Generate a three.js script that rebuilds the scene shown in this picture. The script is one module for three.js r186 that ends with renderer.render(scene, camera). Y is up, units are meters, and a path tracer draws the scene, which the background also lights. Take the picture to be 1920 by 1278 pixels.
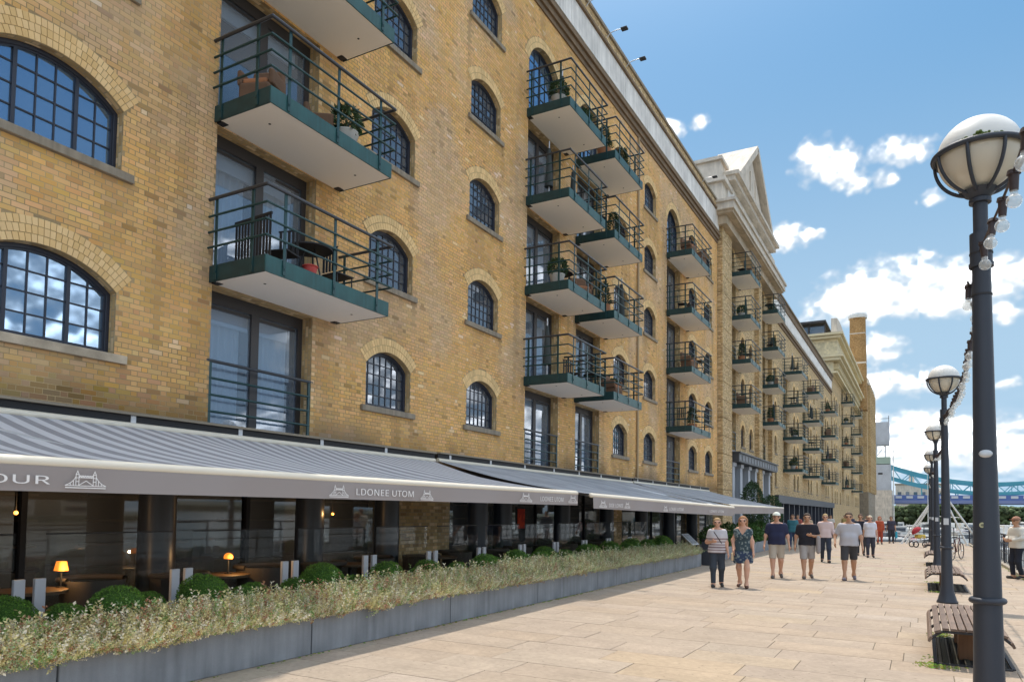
import * as THREE from 'three';
import { mergeGeometries, mergeVertices, toCreasedNormals } from 'three/addons/utils/BufferGeometryUtils.js';
import { RoundedBoxGeometry } from 'three/addons/geometries/RoundedBoxGeometry.js';

// ---------- camera, sky, sun, exposure ----------
const scene = new THREE.Scene();
const camera = new THREE.PerspectiveCamera(65.64, 1920 / 1776, 0.1, 3000);
camera.setViewOffset(1920, 1776, 0, 0, 1920, 1278);
camera.rotation.order = 'YXZ';
camera.position.set(0, 1.72, 0);
camera.rotation.set(0.050151, 0.5096, 0.013331);
const renderer = new THREE.WebGLRenderer();
renderer.toneMapping = THREE.LinearToneMapping;
renderer.toneMappingExposure = 1.7;
renderer.shadowMap.enabled = true;
const SUN = new THREE.Vector3(-0.2, 1, -0.36).normalize();
const sun = new THREE.DirectionalLight(new THREE.Color(1.0, 0.91, 0.79), 2.15);
sun.name = 'sun'; sun.castShadow = true;
sun.position.copy(SUN).multiplyScalar(200).add(new THREE.Vector3(-5, 0, -40)); sun.target.position.set(-5, 0, -40);
Object.assign(sun.shadow.camera, { left: -120, right: 120, top: 120, bottom: -120, near: 1, far: 500 });
sun.shadow.mapSize.set(4096, 4096);
scene.add(sun, sun.target);

// ---------- random and noise ----------
let seed = 12345;
const rnd = () => { seed = (seed + 0x6d2b79f5) | 0; let t = Math.imul(seed ^ (seed >>> 15), 1 | seed); t = (t + Math.imul(t ^ (t >>> 7), 61 | t)) ^ t; return ((t ^ (t >>> 14)) >>> 0) / 4294967296; };
const rr = (a, b) => a + (b - a) * rnd();
const hash = (x, y) => { let h = Math.imul(x, 374761393) + Math.imul(y, 668265263); h = Math.imul(h ^ (h >>> 13), 1274126177); return ((h ^ (h >>> 16)) >>> 0) / 4294967296; };
const sm = (t) => t * t * (3 - 2 * t), lerp = (a, b, t) => a + (b - a) * t, clamp = (x, a = 0, b = 1) => Math.min(b, Math.max(a, x));
const step = (a, b, x) => sm(clamp((x - a) / (b - a)));
function vnoise(x, y, per = 0) {
  const i = Math.floor(x), j = Math.floor(y), fx = sm(x - i), fy = sm(y - j), w = (a) => (per ? ((a % per) + per) % per : a);
  return lerp(lerp(hash(w(i), w(j)), hash(w(i + 1), w(j)), fx), lerp(hash(w(i), w(j + 1)), hash(w(i + 1), w(j + 1)), fx), fy);
}
function fbm(x, y, oct = 4, per = 0) { let s = 0, a = 0.5, n = 0; for (let o = 0; o < oct; o++) { s += a * vnoise(x + o * 17.3 * (per ? 0 : 1), y + o * 9.1 * (per ? 0 : 1), per); n += a; x *= 2; y *= 2; per *= 2; a *= 0.5; } return s / n; }

// ---------- the sky: air and cumulus clouds, the whole dome ----------
const CLOUDS = [[-6, 24.2, 1.9, 1.4], [-4.6, 23.2, 1.2, 1], [-1, 24, 1.9, .8], [-2, 22.6, .9, .5], [-3.7, 22.4, .7, .5], [.8, 20.8, .6, .5], [-16.8, 27.5, .8, .5], [-14.9, 27.9, .7, .4], [-8.8, 19.7, 1.8, .9], [-6.7, 19.7, .7, .4], [-1.1, 15.5, 4.7, 1.7], [-4.1, 14.5, 3, 1.2], [2.4, 14.5, 3.2, 1.4], [5, 15.6, 1.7, 1], [4.8, 12.9, .9, .7], [-2.3, 11.5, 1.3, 1], [-.8, 9, 2.4, .9], [4.8, 8.5, .8, .4], [-3, 8.8, .8, 1.1], [-.9, 5.9, 3.1, 1.2], [4.1, 5.4, 2.6, 1.2], [1.6, 4.2, 4.4, 1.1], [5.2, 3.8, 2.2, 1], [-1.6, 3.6, 1.9, .9]];
{
  const W = 4096, H = 2048, data = new Float32Array(W * H * 4);
  const near = [];                                           // the clouds away from the named ones: same kind, all round
  for (let k = 0; k < 400; k++) { const az = rr(12, 332), e = rnd() < .72 ? 2 + 17 * Math.pow(rnd(), 1.2) : 38 + 24 * rnd(), s = rr(1.5, 5.5) * (0.6 + e / 45); for (let m = 0; m < 3; m++) near.push([az + rr(-1, 1) * s, e + rr(-.3, .3) * s, s * rr(.6, 1.1), s * rr(.3, .5)]); }
  const all = CLOUDS.map((c) => [c[0], c[1], c[2] * 1.08, c[3] * 1.15]).concat(near), bins = Array.from({ length: 360 }, () => []);
  for (const c of all) for (let a = Math.floor(c[0] - c[2] * 2.2); a <= Math.ceil(c[0] + c[2] * 2.2); a++) bins[((a % 360) + 360) % 360].push(c);
  const sunAz = Math.atan2(SUN.x, -SUN.z), sunEl = Math.asin(SUN.y);
  for (let j = 0; j < H; j++) {
    const el = ((j + 0.5) / H - 0.5) * 180, e = Math.max(el, 0);
    const h = 0.92 * step(37, 9, e) + 0.08 * Math.pow(1 - Math.sin(e * Math.PI / 180), 3);
    for (let i = 0; i < W; i++) {
      // u = atan2(z, x) / 2pi + 0.5
      const phi = ((i + 0.5) / W - 0.5) * 2 * Math.PI, x = Math.cos(phi), z = Math.sin(phi);
      let az = Math.atan2(x, -z) * 180 / Math.PI; if (az < 0) az += 360;
      let r = lerp(0.054, 0.268, h), g = lerp(0.194, 0.388, h), b = lerp(0.388, 0.50, h);
      if (el > -1) {
        const cosd = Math.sin(e * Math.PI / 180) * Math.sin(sunEl) + Math.cos(e * Math.PI / 180) * Math.cos(sunEl) * Math.cos(az * Math.PI / 180 - sunAz);
        const glow = 1.5 * Math.pow(clamp(cosd), 24) + 0.42 * Math.pow(clamp(cosd), 8); r += glow; g += glow * 0.98; b += glow * 0.92;
        let d = 0;
        const near2 = bins[Math.floor(az) % 360];
        if (near2.length) {
          const wx = (fbm(az * 1.1 + 7, e * 1.1, 4) - 0.5) * 1.6, wy = (fbm(az * 1.1 + 71, e * 1.1 + 40, 4) - 0.5) * 1.1;
          let best = 0, lowest = 0;
          for (const c of near2) {
            let da = az - c[0]; if (da > 180) da -= 360; if (da < -180) da += 360;
            const dx = (da + wx * 0.7) / c[2], dy0 = (e - c[1] + wy * 0.7) / c[3], dy = dy0 < 0 ? dy0 * 1.25 : dy0, q = 1 - (dx * dx + dy * dy) * 0.62;
            if (q > 0) { best += q; lowest += q * dy0; }
          }
          if (best > 0) {
            const det = fbm(az * 1.4, e * 2.0 + 13, 6);
            d = 0.97 * step(0.0, 1.2, Math.min(best, 1.15) * 0.92 + (det - 0.5) * 1.3);
            const shade = clamp(0.46 + 0.5 * lowest / best + (det - 0.5) * 1.1), lum = 0.60 + 3.6 * Math.pow(shade, 1.9) * d * d * d, warm = 1 - 0.02 * (1 - shade);
            r = lerp(r, lum * 0.985 * warm, d); g = lerp(g, lum * 0.99, d); b = lerp(b, lum * 1.0, d);
          }
        }
        const veil = 0.55 * step(9, 0, e) * step(0.3, 0.75, fbm(az * 0.5, e * 2.2 + 3, 5)); // thin far cloud above the horizon
        r = lerp(r, 0.66, veil); g = lerp(g, 0.70, veil); b = lerp(b, 0.75, veil);
      } else { r *= 0.35; g *= 0.32; b *= 0.28; }
      const k = (j * W + i) * 4; data[k] = r; data[k + 1] = g; data[k + 2] = b; data[k + 3] = 1;
    }
  }
  const sky = new THREE.DataTexture(data, W, H, THREE.RGBAFormat, THREE.FloatType);
  sky.mapping = THREE.EquirectangularReflectionMapping; sky.magFilter = sky.minFilter = THREE.LinearFilter; sky.needsUpdate = true;
  scene.background = sky; scene.environment = sky;
}

// ---------- helpers ----------
const V = (x, y, z) => new THREE.Vector3(x, y, z);
const used = {};
const numbered = (n) => { const k = used[n] = (used[n] ?? -1) + 1; return k ? n + '_' + String(k).padStart(3, '0') : n; };
function thing(name, label, category, pos = [0, 0, 0], group, turn = 0) { const o = new THREE.Group(); o.name = numbered(name); o.position.set(...pos); o.rotation.y = turn; o.userData = { label, category }; if (group) o.userData.group = group; scene.add(o); return o; }
function copyOf(src, name, label, pos, turn, group, category) { const c = src.clone(); c.name = numbered(name); c.userData = { ...src.userData, label }; if (group) c.userData.group = group; if (category) c.userData.category = category; if (pos) c.position.set(...pos); if (turn !== undefined) c.rotation.y = turn; scene.add(c); return c; }
function mesh(name, geo, mat, parent) { const m = new THREE.Mesh(geo, mat); m.name = name; m.castShadow = m.receiveShadow = true; (parent || scene).add(m); return m; }
function group(name, parent, pos) { const g = new THREE.Group(); g.name = name; if (pos) g.position.set(...pos); parent.add(g); return g; }
function structure(o) { o.userData.kind = 'structure'; return o; }
function stuff(o) { o.userData.kind = 'stuff'; return o; }
const box = (w, h, d, x = 0, y = 0, z = 0) => new THREE.BoxGeometry(w, h, d).translate(x, y, z);
const rbox = (w, h, d, r, x = 0, y = 0, z = 0, seg = 1) => new RoundedBoxGeometry(w, h, d, seg, Math.min(r, w / 2.01, h / 2.01, d / 2.01)).translate(x, y, z);
const cyl = (r0, r1, h, seg = 12, x = 0, y = 0, z = 0) => new THREE.CylinderGeometry(r1, r0, h, seg).translate(x, y + h / 2, z);
const sph = (r, x = 0, y = 0, z = 0, a = 14, b = 10) => new THREE.SphereGeometry(r, a, b).translate(x, y, z);
function rod(a, b, r, seg = 8, r1 = r) { const d = b.clone().sub(a), g = new THREE.CylinderGeometry(r1, r, d.length(), seg); g.applyQuaternion(new THREE.Quaternion().setFromUnitVectors(V(0, 1, 0), d.normalize())); return g.translate((a.x + b.x) / 2, (a.y + b.y) / 2, (a.z + b.z) / 2); }
function beam(a, b, w, t) { const d = b.clone().sub(a), l = d.length(), g = new THREE.BoxGeometry(w, l, t); g.applyQuaternion(new THREE.Quaternion().setFromUnitVectors(V(0, 1, 0), d.normalize())); return g.translate((a.x + b.x) / 2, (a.y + b.y) / 2, (a.z + b.z) / 2); }
const merge = (list) => { const keys = list.every((g) => g.attributes.uv) ? ['position', 'normal', 'uv'] : ['position', 'normal']; if (list.every((g) => g.attributes.color)) keys.push('color'); return mergeGeometries(list.map((g) => { g = g.index ? g.toNonIndexed() : g.clone(); for (const k of Object.keys(g.attributes)) if (!keys.includes(k)) g.deleteAttribute(k); return g; })); };
const tubeAlong = (pts, r, seg = 6, n = 0) => new THREE.TubeGeometry(new THREE.CatmullRomCurve3(pts), n || pts.length * 4, r, seg);
function planarUV(g, s = 1) { if (g.index) g = g.toNonIndexed(); const p = g.attributes.position, uv = new Float32Array(p.count * 2), a = V(), b = V(), c = V(); for (let i = 0; i < p.count; i += 3) { a.fromBufferAttribute(p, i); b.fromBufferAttribute(p, i + 1); c.fromBufferAttribute(p, i + 2); const n = b.clone().sub(a).cross(c.clone().sub(a)), ax = Math.abs(n.x), ay = Math.abs(n.y), az = Math.abs(n.z); [a, b, c].forEach((q, k) => { const [u, v] = ax >= ay && ax >= az ? [-q.z, q.y] : ay >= az ? [q.x, -q.z] : [q.x, q.y]; uv[(i + k) * 2] = u * s; uv[(i + k) * 2 + 1] = v * s; }); } g.setAttribute('uv', new THREE.BufferAttribute(uv, 2)); return g; }

// ---------- textures ----------
function tex(n, fn, { srgb = true, rx = 1, ry = 1, h = n } = {}) { const d = new Uint8Array(n * h * 4); for (let j = 0; j < h; j++) for (let i = 0; i < n; i++) { const c = fn(i / n, j / h, i, j), k = (j * n + i) * 4; for (let q = 0; q < 3; q++) d[k + q] = clamp(Array.isArray(c) ? c[q] : c) * 255; d[k + 3] = Array.isArray(c) && c.length > 3 ? c[3] * 255 : 255; } const t = new THREE.DataTexture(d, n, h); t.wrapS = t.wrapT = THREE.RepeatWrapping; t.magFilter = THREE.LinearFilter; t.minFilter = THREE.LinearMipmapLinearFilter; if (srgb) t.colorSpace = THREE.SRGBColorSpace; t.repeat.set(rx, ry); t.needsUpdate = true; return t; }
const grain = tex(512, (u, v, i, j) => { const f = fbm(u * 8, v * 8, 4, 8), s = hash(i, j + 999); return 0.74 + 0.26 * f + 0.12 * (s - 0.5); }, { rx: 1, ry: 1 });
const fineBump = tex(512, (u, v, i, j) => 0.5 * fbm(u * 32, v * 32, 4, 32) + 0.5 * hash(i, j), { srgb: false });
const softBump = tex(256, (u, v) => fbm(u * 4, v * 4, 5, 4), { srgb: false });
const streak = tex(512, (u, v, i, j) => { const f = fbm(u * 24, v * 3, 4, 0), b = fbm(u * 6, v * 6, 4, 6); return 0.72 + 0.2 * f + 0.16 * b + 0.05 * (hash(i, j) - .5); });
const L3 = (r, g, b) => new THREE.Color().setRGB(r, g, b);
const std = (r, g, b, rough = 0.7, metal = 0, extra = {}) => new THREE.MeshStandardMaterial({ color: L3(r, g, b), roughness: rough, metalness: metal, ...extra });

// brickwork for the walls too far off to lay brick by brick (3.6 m square)
const BR = [[.60, .42, .20], [.52, .36, .165], [.66, .47, .245], [.44, .295, .135], [.57, .375, .175], [.70, .52, .30], [.38, .25, .12], [.50, .34, .16]];
const toS = (c) => c.map((x) => (x <= .0031308 ? 12.92 * x : 1.055 * Math.pow(x, 1 / 2.4) - .055));
const brickAt = (u, v) => { const rows = 48, row = Math.floor(v * rows), fv = v * rows - row, per = 0.3125 / 3.6 * 1, off = row % 2 ? per / 2 : 0; const n = Math.round(1 / per); let q = ((u + off / 1) * n) % n; const c = Math.floor(q), f = q - c, st = f < 0.69; const lf = st ? f / 0.69 : (f - 0.69) / 0.31, id = c * 2 + (st ? 0 : 1); return { id, row, lf, len: st ? 0.69 : 0.31, fv }; };
const brickMap = tex(1024, (u, v, i, j) => { const b = brickAt(u, v), j1 = 0.022 / b.len, mort = b.lf < j1 || b.lf > 1 - j1 || b.fv < 0.09 || b.fv > 0.93; if (mort) return toS([.42, .33, .21]); const p = BR[Math.floor(hash(b.id + 31, b.row) * 8)], k = 0.86 + 0.25 * hash(b.id, b.row + 77) + 0.14 * (hash(i, j) - .5), w = 0.86 + .28 * fbm(u * 4, v * 4, 3, 4); return toS(p.map((x) => x * k * w)); });
const brickBump = tex(1024, (u, v, i, j) => { const b = brickAt(u, v), j1 = 0.03 / b.len; return b.lf < j1 || b.lf > 1 - j1 || b.fv < 0.1 || b.fv > 0.92 ? 0.2 : 0.75 + 0.25 * hash(i, j); }, { srgb: false });
const perM = (t, s) => { const c = t.clone(); c.repeat.set(s, s); c.needsUpdate = true; return c; };

// ---------- materials ----------
const M = {
  brickWall: new THREE.MeshStandardMaterial({ map: perM(brickMap, 1 / 3.6), bumpMap: perM(brickBump, 1 / 3.6), bumpScale: 0.006, roughness: 0.92 }),
  mortar: std(.56, .405, .215, .95, 0, { map: perM(tex(512, (u, v, i, j) => .66 + .4 * fbm(u * 6, v * 6, 5, 6) + .1 * (hash(i, j) - .5)), .25) }),
  brick: std(1, 1, 1, .93),
  sill: std(.36, .30, .225, .9, 0, { map: perM(streak, .7), bumpMap: perM(fineBump, 1.5), bumpScale: .003 }),
  sillPale: std(.60, .49, .36, .9, 0, { map: perM(grain, .7) }),
  stone: std(.78, .69, .58, .85, 0, { map: perM(streak, .4) }),
  cream: std(.92, .78, .50, .85, 0, { map: perM(grain, .5) }),
  whiteBand: std(.93, .89, .84, .8, 0, { map: perM(streak, .35) }),
  brownTrim: std(.26, .175, .105, .9, 0, { map: perM(streak, .6), bumpMap: perM(fineBump, 1), bumpScale: .004 }),
  frame: std(.022, .026, .042, .45), frameBrown: std(.045, .042, .045, .5),
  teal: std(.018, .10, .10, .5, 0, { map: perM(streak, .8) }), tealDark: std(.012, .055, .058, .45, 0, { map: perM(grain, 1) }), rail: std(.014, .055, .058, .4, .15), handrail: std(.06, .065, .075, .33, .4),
  soffit: std(.93, .88, .81, .8), black: std(.012, .012, .014, .6), dark: std(.03, .03, .034, .7),
  glass: new THREE.MeshPhysicalMaterial({ color: L3(.26, .30, .36), metalness: .5, roughness: .02, transmission: .8, thickness: 0, ior: 1.6 }),
  doorGlass: new THREE.MeshPhysicalMaterial({ color: L3(.50, .62, .78), metalness: .26, roughness: .02, transmission: .9, thickness: 0, ior: 1.6 }),
  glassBlue: new THREE.MeshPhysicalMaterial({ color: L3(.27, .40, .57), metalness: .75, roughness: .02, transmission: .8, thickness: 0, ior: 1.6 }),
  clear: new THREE.MeshPhysicalMaterial({ color: L3(.93, .96, .96), metalness: 0, roughness: .02, transmission: 1, thickness: 0, ior: 1.55 }),
  shopGlass: new THREE.MeshPhysicalMaterial({ color: L3(.5, .52, .52), metalness: .22, roughness: .03, transmission: .9, thickness: 0, ior: 1.6 }),
  curtain: std(.86, .83, .76, .95, 0, { side: THREE.DoubleSide }), blind: std(.84, .82, .76, .9),
  concrete: std(.30, .318, .342, .85, 0, { map: perM(streak, .5), bumpMap: perM(fineBump, 1.2), bumpScale: .002 }),
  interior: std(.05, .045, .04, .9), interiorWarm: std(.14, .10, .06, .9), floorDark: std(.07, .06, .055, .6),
  lampPost: std(.035, .042, .058, .5, .1, { bumpMap: perM(fineBump, 3), bumpScale: .0006 }), galv: std(.55, .56, .58, .45, .6), whitePaint: std(.72, .72, .70, .55),
};
// ---------- the setting: ground, river, promenade ----------
{
  // land: one sheet to the horizon with the river and dock cut out
  const s = new THREE.Shape([[-900, 400], [2.85, 400], [2.85, -54.6], [-4.2, -54.6], [-4.2, -205], [-900, -205]].map(([x, z]) => new THREE.Vector2(x, -z)));
  const g = new THREE.ExtrudeGeometry(s, { depth: 4, bevelEnabled: false }).rotateX(-Math.PI / 2).translate(0, -4.03, 0);
  structure(mesh('ground', g, std(.27, .235, .185, .95, 0, { map: perM(grain, .5) })));
  const far = new THREE.Shape([[-900, -1400], [1400, -1400], [1400, 400], [260, 400], [230, -150], [150, -330], [-900, -330]].map(([x, z]) => new THREE.Vector2(x, -z)));
  structure(mesh('far_bank', new THREE.ExtrudeGeometry(far, { depth: 4, bevelEnabled: false }).rotateX(-Math.PI / 2).translate(0, -3.9, 0), std(.16, .17, .12, .95, 0, { map: perM(grain, .1) })));
  const wb = tex(512, (u, v) => fbm(u * 10, v * 10, 5, 10), { srgb: false });
  structure(mesh('river_water', new THREE.PlaneGeometry(1400, 1900).rotateX(-Math.PI / 2).translate(600, -1.9, -500), new THREE.MeshPhysicalMaterial({ color: L3(.19, .185, .15), roughness: .1, ior: 1.33, bumpMap: perM(wb, 220), bumpScale: .08 })));
}
const promenade = new THREE.Group(); promenade.name = 'promenade'; structure(promenade); scene.add(promenade);
{
  mesh('bedding', box(9.4, .02, 60, -1.85, -.017, -24.5), std(.20, .165, .115, .95, 0, { map: perM(grain, .8) }), promenade);
  mesh('coping_stone', rbox(.42, .14, 58, .02, 2.69, .0, -25.5), std(.42, .37, .30, .9, 0, { map: perM(streak, .6) }), promenade);
  const slabMap = perM(tex(1024, (u, v, i, j) => 0.83 + 0.12 * fbm(u * 6, v * 6, 5, 6) + .10 * (fbm(u * 60, v * 60, 2, 60) - .5) + .10 * (hash(i, j) - .5) - (hash(Math.floor(u * 90), Math.floor(v * 90) + 5) < .006 ? .22 * step(.5, .2, Math.hypot((u * 90) % 1 - .5, (v * 90) % 1 - .5)) : 0)), 1 / 2.5), slabBump = perM(fineBump, 1.3);
  const tints = [[.56, .47, .375], [.57, .485, .39], [.545, .455, .36], [.58, .49, .395], [.555, .465, .375], [.56, .46, .355], [.585, .485, .365], [.54, .455, .365], [.595, .48, .345], [.57, .49, .41]];
  const mats = tints.map((c) => std(c[0] * .875, c[1] * .825, c[2] * .785, .88, 0, { map: slabMap, bumpMap: slabBump, bumpScale: .0015 }));
  const uni = Array.from({ length: 6 }, (_, k) => { const g = rbox(1, .03, 1, .004, 0, -.015, 0); const p = planarUV(g, 1), uv = p.attributes.uv; for (let i = 0; i < uv.count; i++) uv.setXY(i, uv.getX(i) * 1.2 + k * .37, uv.getY(i) * .62 + k * .71); return p; });
  const slabs = [], R = .62;
  for (let z = 1.2, row = 0; z > -54.2; z -= R, row++) {
    let x = 2.46 - rr(0, 1.2);
    const cells = [[2.46, x]];
    while (x > -6.9) { const l = [1.24, 1.24, .93, 1.24, 1.55][Math.floor(rnd() * 5)]; cells.push([x, x - l]); x -= l; }
    for (const [a, b] of cells) { if (a - b < .12) continue; const cx = (a + b) / 2; slabs.push([cx, z - R / 2, a - b - .008, R - .008, Math.hypot(cx, z - R / 2), cx > -6.6 && z < -2.6 ? 0 : 1]); }
  }
  slabs.sort((p, q) => p[5] - q[5] || p[4] - q[4]);
  const rest = [];
  slabs.forEach(([x, z, w, d], i) => {
    const k = rnd(), m = Math.floor(k < .91 ? rnd() * 6 : 6 + rnd() * 4), y = rr(-.0015, .0015);
    if (i < 295) { const s = mesh('paving_slab', uni[i % 6], mats[m], promenade); s.position.set(x, y, z); s.scale.set(w, 1, d); s.rotation.set(rr(-.0015, .0015), 0, rr(-.001, .001)); } else rest.push([x, y, z, w, d, m]);
  });
  const im = new THREE.InstancedMesh(uni[0], std(1, 1, 1, .88, 0, { map: slabMap, bumpMap: slabBump, bumpScale: .0015 }), rest.length); im.name = 'paving_slab';
  const t = new THREE.Object3D(); rest.forEach(([x, y, z, w, d, m], i) => { t.position.set(x, y, z); t.scale.set(w, 1, d); t.rotation.set(0, i % 2 ? Math.PI : 0, 0); t.updateMatrix(); im.setMatrixAt(i, t.matrix); im.setColorAt(i, L3(...tints[m].map((c, k) => c * [.875, .825, .785][k] * rr(.97, 1.03)))); });
  stuff(im); promenade.add(im);
  // the strip along the far houses and the terrace floor
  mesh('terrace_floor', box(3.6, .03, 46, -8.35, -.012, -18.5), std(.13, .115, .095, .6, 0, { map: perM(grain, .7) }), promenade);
  mesh('wharf_paving', box(5.8, .03, 130, -7.15, -.016, -106.8), std(.46, .39, .31, .9, 0, { map: perM(grain, .6) }), promenade);
}
{ // moss in the joints and dirt against the planter
  const im = new THREE.InstancedMesh(new THREE.IcosahedronGeometry(1, 0), std(.16, .20, .04, .95), 1800), t = new THREE.Object3D(); im.name = 'moss';
  const spots = [[.2, -10.2, .35, .5], [.45, -11.9, .4, .25], [.22, -12.4, .2, .3], [.3, -19.6, .3, .35], [.35, -22.2, .4, .35], [.1, -9.9, .3, .2], [.35, -30, .4, .5], [2.44, -24, .06, 4], [2.44, -31, .06, 4], [-6.27, -9, .05, 6], [-6.26, -16, .07, 7]];
  for (let i = 0; i < 1800; i++) { const [x, z, a, b] = spots[i % spots.length], q = rr(.006, .022); t.position.set(x + rr(-1, 1) * a * rnd(), .002, z + rr(-1, 1) * b); t.scale.set(q, q * .45, q); t.rotation.y = rr(0, 6); t.updateMatrix(); im.setMatrixAt(i, t.matrix); im.setColorAt(i, L3(rr(.5, 1.6), rr(.7, 1.5), rr(.4, 1.2))); }
  stuff(im); im.userData.label = 'low green moss growing in the paving round the bench grates'; scene.add(im);
}
// ---------- pieces of a warehouse front: everything is drawn in the plane x = 0 of its building, z along the quay ----------
// an opening: { z, w, y0, sp, rise } - centre, width, bottom, springing height, rise of the arch (0 = square head)
const radius = (o) => (o.w * o.w / 4 + o.rise * o.rise) / (2 * o.rise);
function holePath(o, Z0, P = THREE.Path) {
  const s = -(o.z - Z0), h = o.w / 2, p = new P(); p.moveTo(s - h, o.y0); p.lineTo(s + h, o.y0); p.lineTo(s + h, o.sp);
  if (o.rise) { const R = radius(o), cy = o.sp + o.rise - R, a = Math.atan2(o.sp - cy, h); p.absarc(s, cy, R, a, Math.PI - a, false); } else p.lineTo(s - h, o.sp);
  p.closePath(); return p;
}
function wallSheet(parent, zA, zB, y0, y1, opens, Z0, capMat, sideMat, depth = .42) {
  const s = new THREE.Shape(); const a = -(zA - Z0), b = -(zB - Z0); s.moveTo(a, y0); s.lineTo(b, y0); s.lineTo(b, y1); s.lineTo(a, y1); s.closePath();
  for (const o of opens) s.holes.push(holePath(o, Z0));
  const g = new THREE.ExtrudeGeometry(s, { depth, bevelEnabled: false, curveSegments: 10 }).translate(0, 0, -depth).rotateY(Math.PI / 2);
  return mesh('wall', g, [capMat, sideMat], parent);
}
const brickGeo = (() => { // 1 x 1 x 1 block with eased front edges, no back
  const e = .035, f = .1, q = (L) => { const o = []; for (const [a, b, c, d] of L) o.push(...a, ...b, ...c, ...a, ...c, ...d); return o; };
  const F = [[1, -.5 + f, .5 - e], [1, -.5 + f, -.5 + e], [1, .5 - f, -.5 + e], [1, .5 - f, .5 - e]], S = [[.7, -.5, .5], [.7, -.5, -.5], [.7, .5, -.5], [.7, .5, .5]], B = [[0, -.5, .5], [0, -.5, -.5], [0, .5, -.5], [0, .5, .5]];
  const fs = [F]; for (let k = 0; k < 4; k++) { const n = (k + 1) % 4; fs.push([S[k], S[n], F[n], F[k]]); fs.push([B[k], B[n], S[n], S[k]]); }
  const g = new THREE.BufferGeometry(); g.setAttribute('position', new THREE.Float32BufferAttribute(q(fs), 3)); g.computeVertexNormals(); return g;
})();
const PAL = [[.66, .455, .205], [.62, .42, .185], [.69, .485, .235], [.55, .37, .16], [.64, .43, .195], [.71, .515, .275], [.60, .405, .18], [.67, .465, .215], [.62, .425, .20], [.47, .305, .14]];
// the courses of bricks between zA > zB, left out where openings (and the arch rings over them) are
function layBricks(zA, zB, y0, y1, opens, ring) {
  const out = [], C = .075, P = .3375 - .0125; // a stretcher and a header with their joints
  for (let k = 0, y = y0; y < y1 - .03; y += C, k++) {
    const ym = y + C / 2, cut = [];
    for (const o of opens) {
      if (ym < o.y0 - (o.sillH || 0) || ym > o.sp + o.rise + (o.rise ? ring(o) : 0)) continue;
      let h = o.w / 2;
      if (ym < o.y0) h = o.w / 2 + .12;
      if (o.rise && ym > o.sp) { const R = radius(o), cy = o.sp + o.rise - R, Ro = R + ring(o), lim = cy + (o.sp - cy) * Ro / R; h = ym < lim ? (o.w / 2) * (ym - cy) / (o.sp - cy) : Math.sqrt(Math.max(0, Ro * Ro - (ym - cy) * (ym - cy))); h += .008; }
      cut.push([o.z + h, o.z - h, o]);
    }
    cut.sort((p, q) => q[0] - p[0]);
    let z = zA; const runs = [];
    for (const [a, b, o] of cut) { if (a < z) runs.push([z, a, o]); z = Math.min(z, b); }
    if (z > zB) runs.push([z, zB]);
    for (const [a, b] of runs) {
      const off = (k % 2) * P / 2 + .013 * hash(k, 5), n0 = Math.floor((zA - a - off) / P) - 1;
      for (let n = n0; ; n++) {
        const s0 = zA - off - n * P; if (s0 < b) break;
        for (const [c, d] of [[s0, s0 - .215], [s0 - .225, s0 - .3275 + .0125]]) {
          const p = Math.min(c, a - .001), q = Math.max(d, b + .001); if (p - q < .03) continue;
          const jamb = opens.some((o) => o.quoin && ym > o.y0 && ym < o.sp && Math.min(Math.abs(p - (o.z - o.w / 2)), Math.abs(q - (o.z + o.w / 2))) < .02);
          out.push([ym, (p + q) / 2, p - q, jamb && k % 2]);
        }
      }
    }
  }
  return out;
}
const STAINS = [];
function brickColour(y, z, pale) {
  const big = fbm(z * .35 + 40, y * .35, 4), mid = fbm(z * 1.3, y * 2.6 + 9, 3), c = PAL[Math.floor(rnd() * 10 * (.55 + .45 * rnd()))].map((x, i) => lerp(x, [.635, .438, .2][i], .4));
  let k = .84 + .26 * big + .16 * (mid - .5) + .10 * (rnd() - .5); if (rnd() < .022) k *= .66; if (rnd() < .006 + .05 * step(.6, .75, mid)) { c[0] = .70; c[1] = .58; c[2] = .42; k = 1; }
  if (pale) { c[0] = .72; c[1] = .57; c[2] = .34; k = rr(.95, 1.05); } k *= 1.13; const hj = rr(-1, 1), hk = rr(-1, 1); c[0] *= 1.05 + .04 * hj; c[1] *= .885 - .01 * hj; c[2] *= .71 + .12 * hk;
  k *= 1 - .22 * step(.5, .78, fbm(z * 2.6 + 3, y * .28 + 8, 4)); for (const [sz, w, sy] of STAINS) if (y < sy && sy - y < 1.3 && Math.abs(z - sz) < w) { const e = Math.abs(z - sz) / w; k *= 1 - (.16 + .3 * step(.7, .95, e)) * Math.exp(-(sy - y) / .45) * step(.2, .6, fbm(z * 5, y * .6 + 30, 3)); } const soot = 1 - .62 * step(3.75, 3.0, y + .25 * (fbm(z * 2, 3) - .5)) * step(.26, .56, fbm(z * 1.1 + 5, 11, 4)); k *= soot;
  const grey = step(.5, .72, fbm(z * .5 + 11, y * .5 + 60, 4)) * .26, m = (c[0] + c[1] + c[2]) / 3;
  return L3(...c.map((x) => k * lerp(x, m * 1.05, grey)));
}
function brickInstances(parent, list) {
  const im = new THREE.InstancedMesh(brickGeo, M.brick, list.length), t = new THREE.Object3D(); im.name = 'brick';
  list.forEach(([y, z, l, pale], i) => { t.position.set(0, y, z); t.scale.set(rr(.0012, .0042), .066 + rr(-.004, .002), l - rr(0, .006)); t.rotation.set(rr(-.012, .012), rr(-.004, .004), 0); t.updateMatrix(); im.setMatrixAt(i, t.matrix); im.setColorAt(i, brickColour(y, z, pale)); });
  stuff(im); parent.add(im); return im;
}
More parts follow.
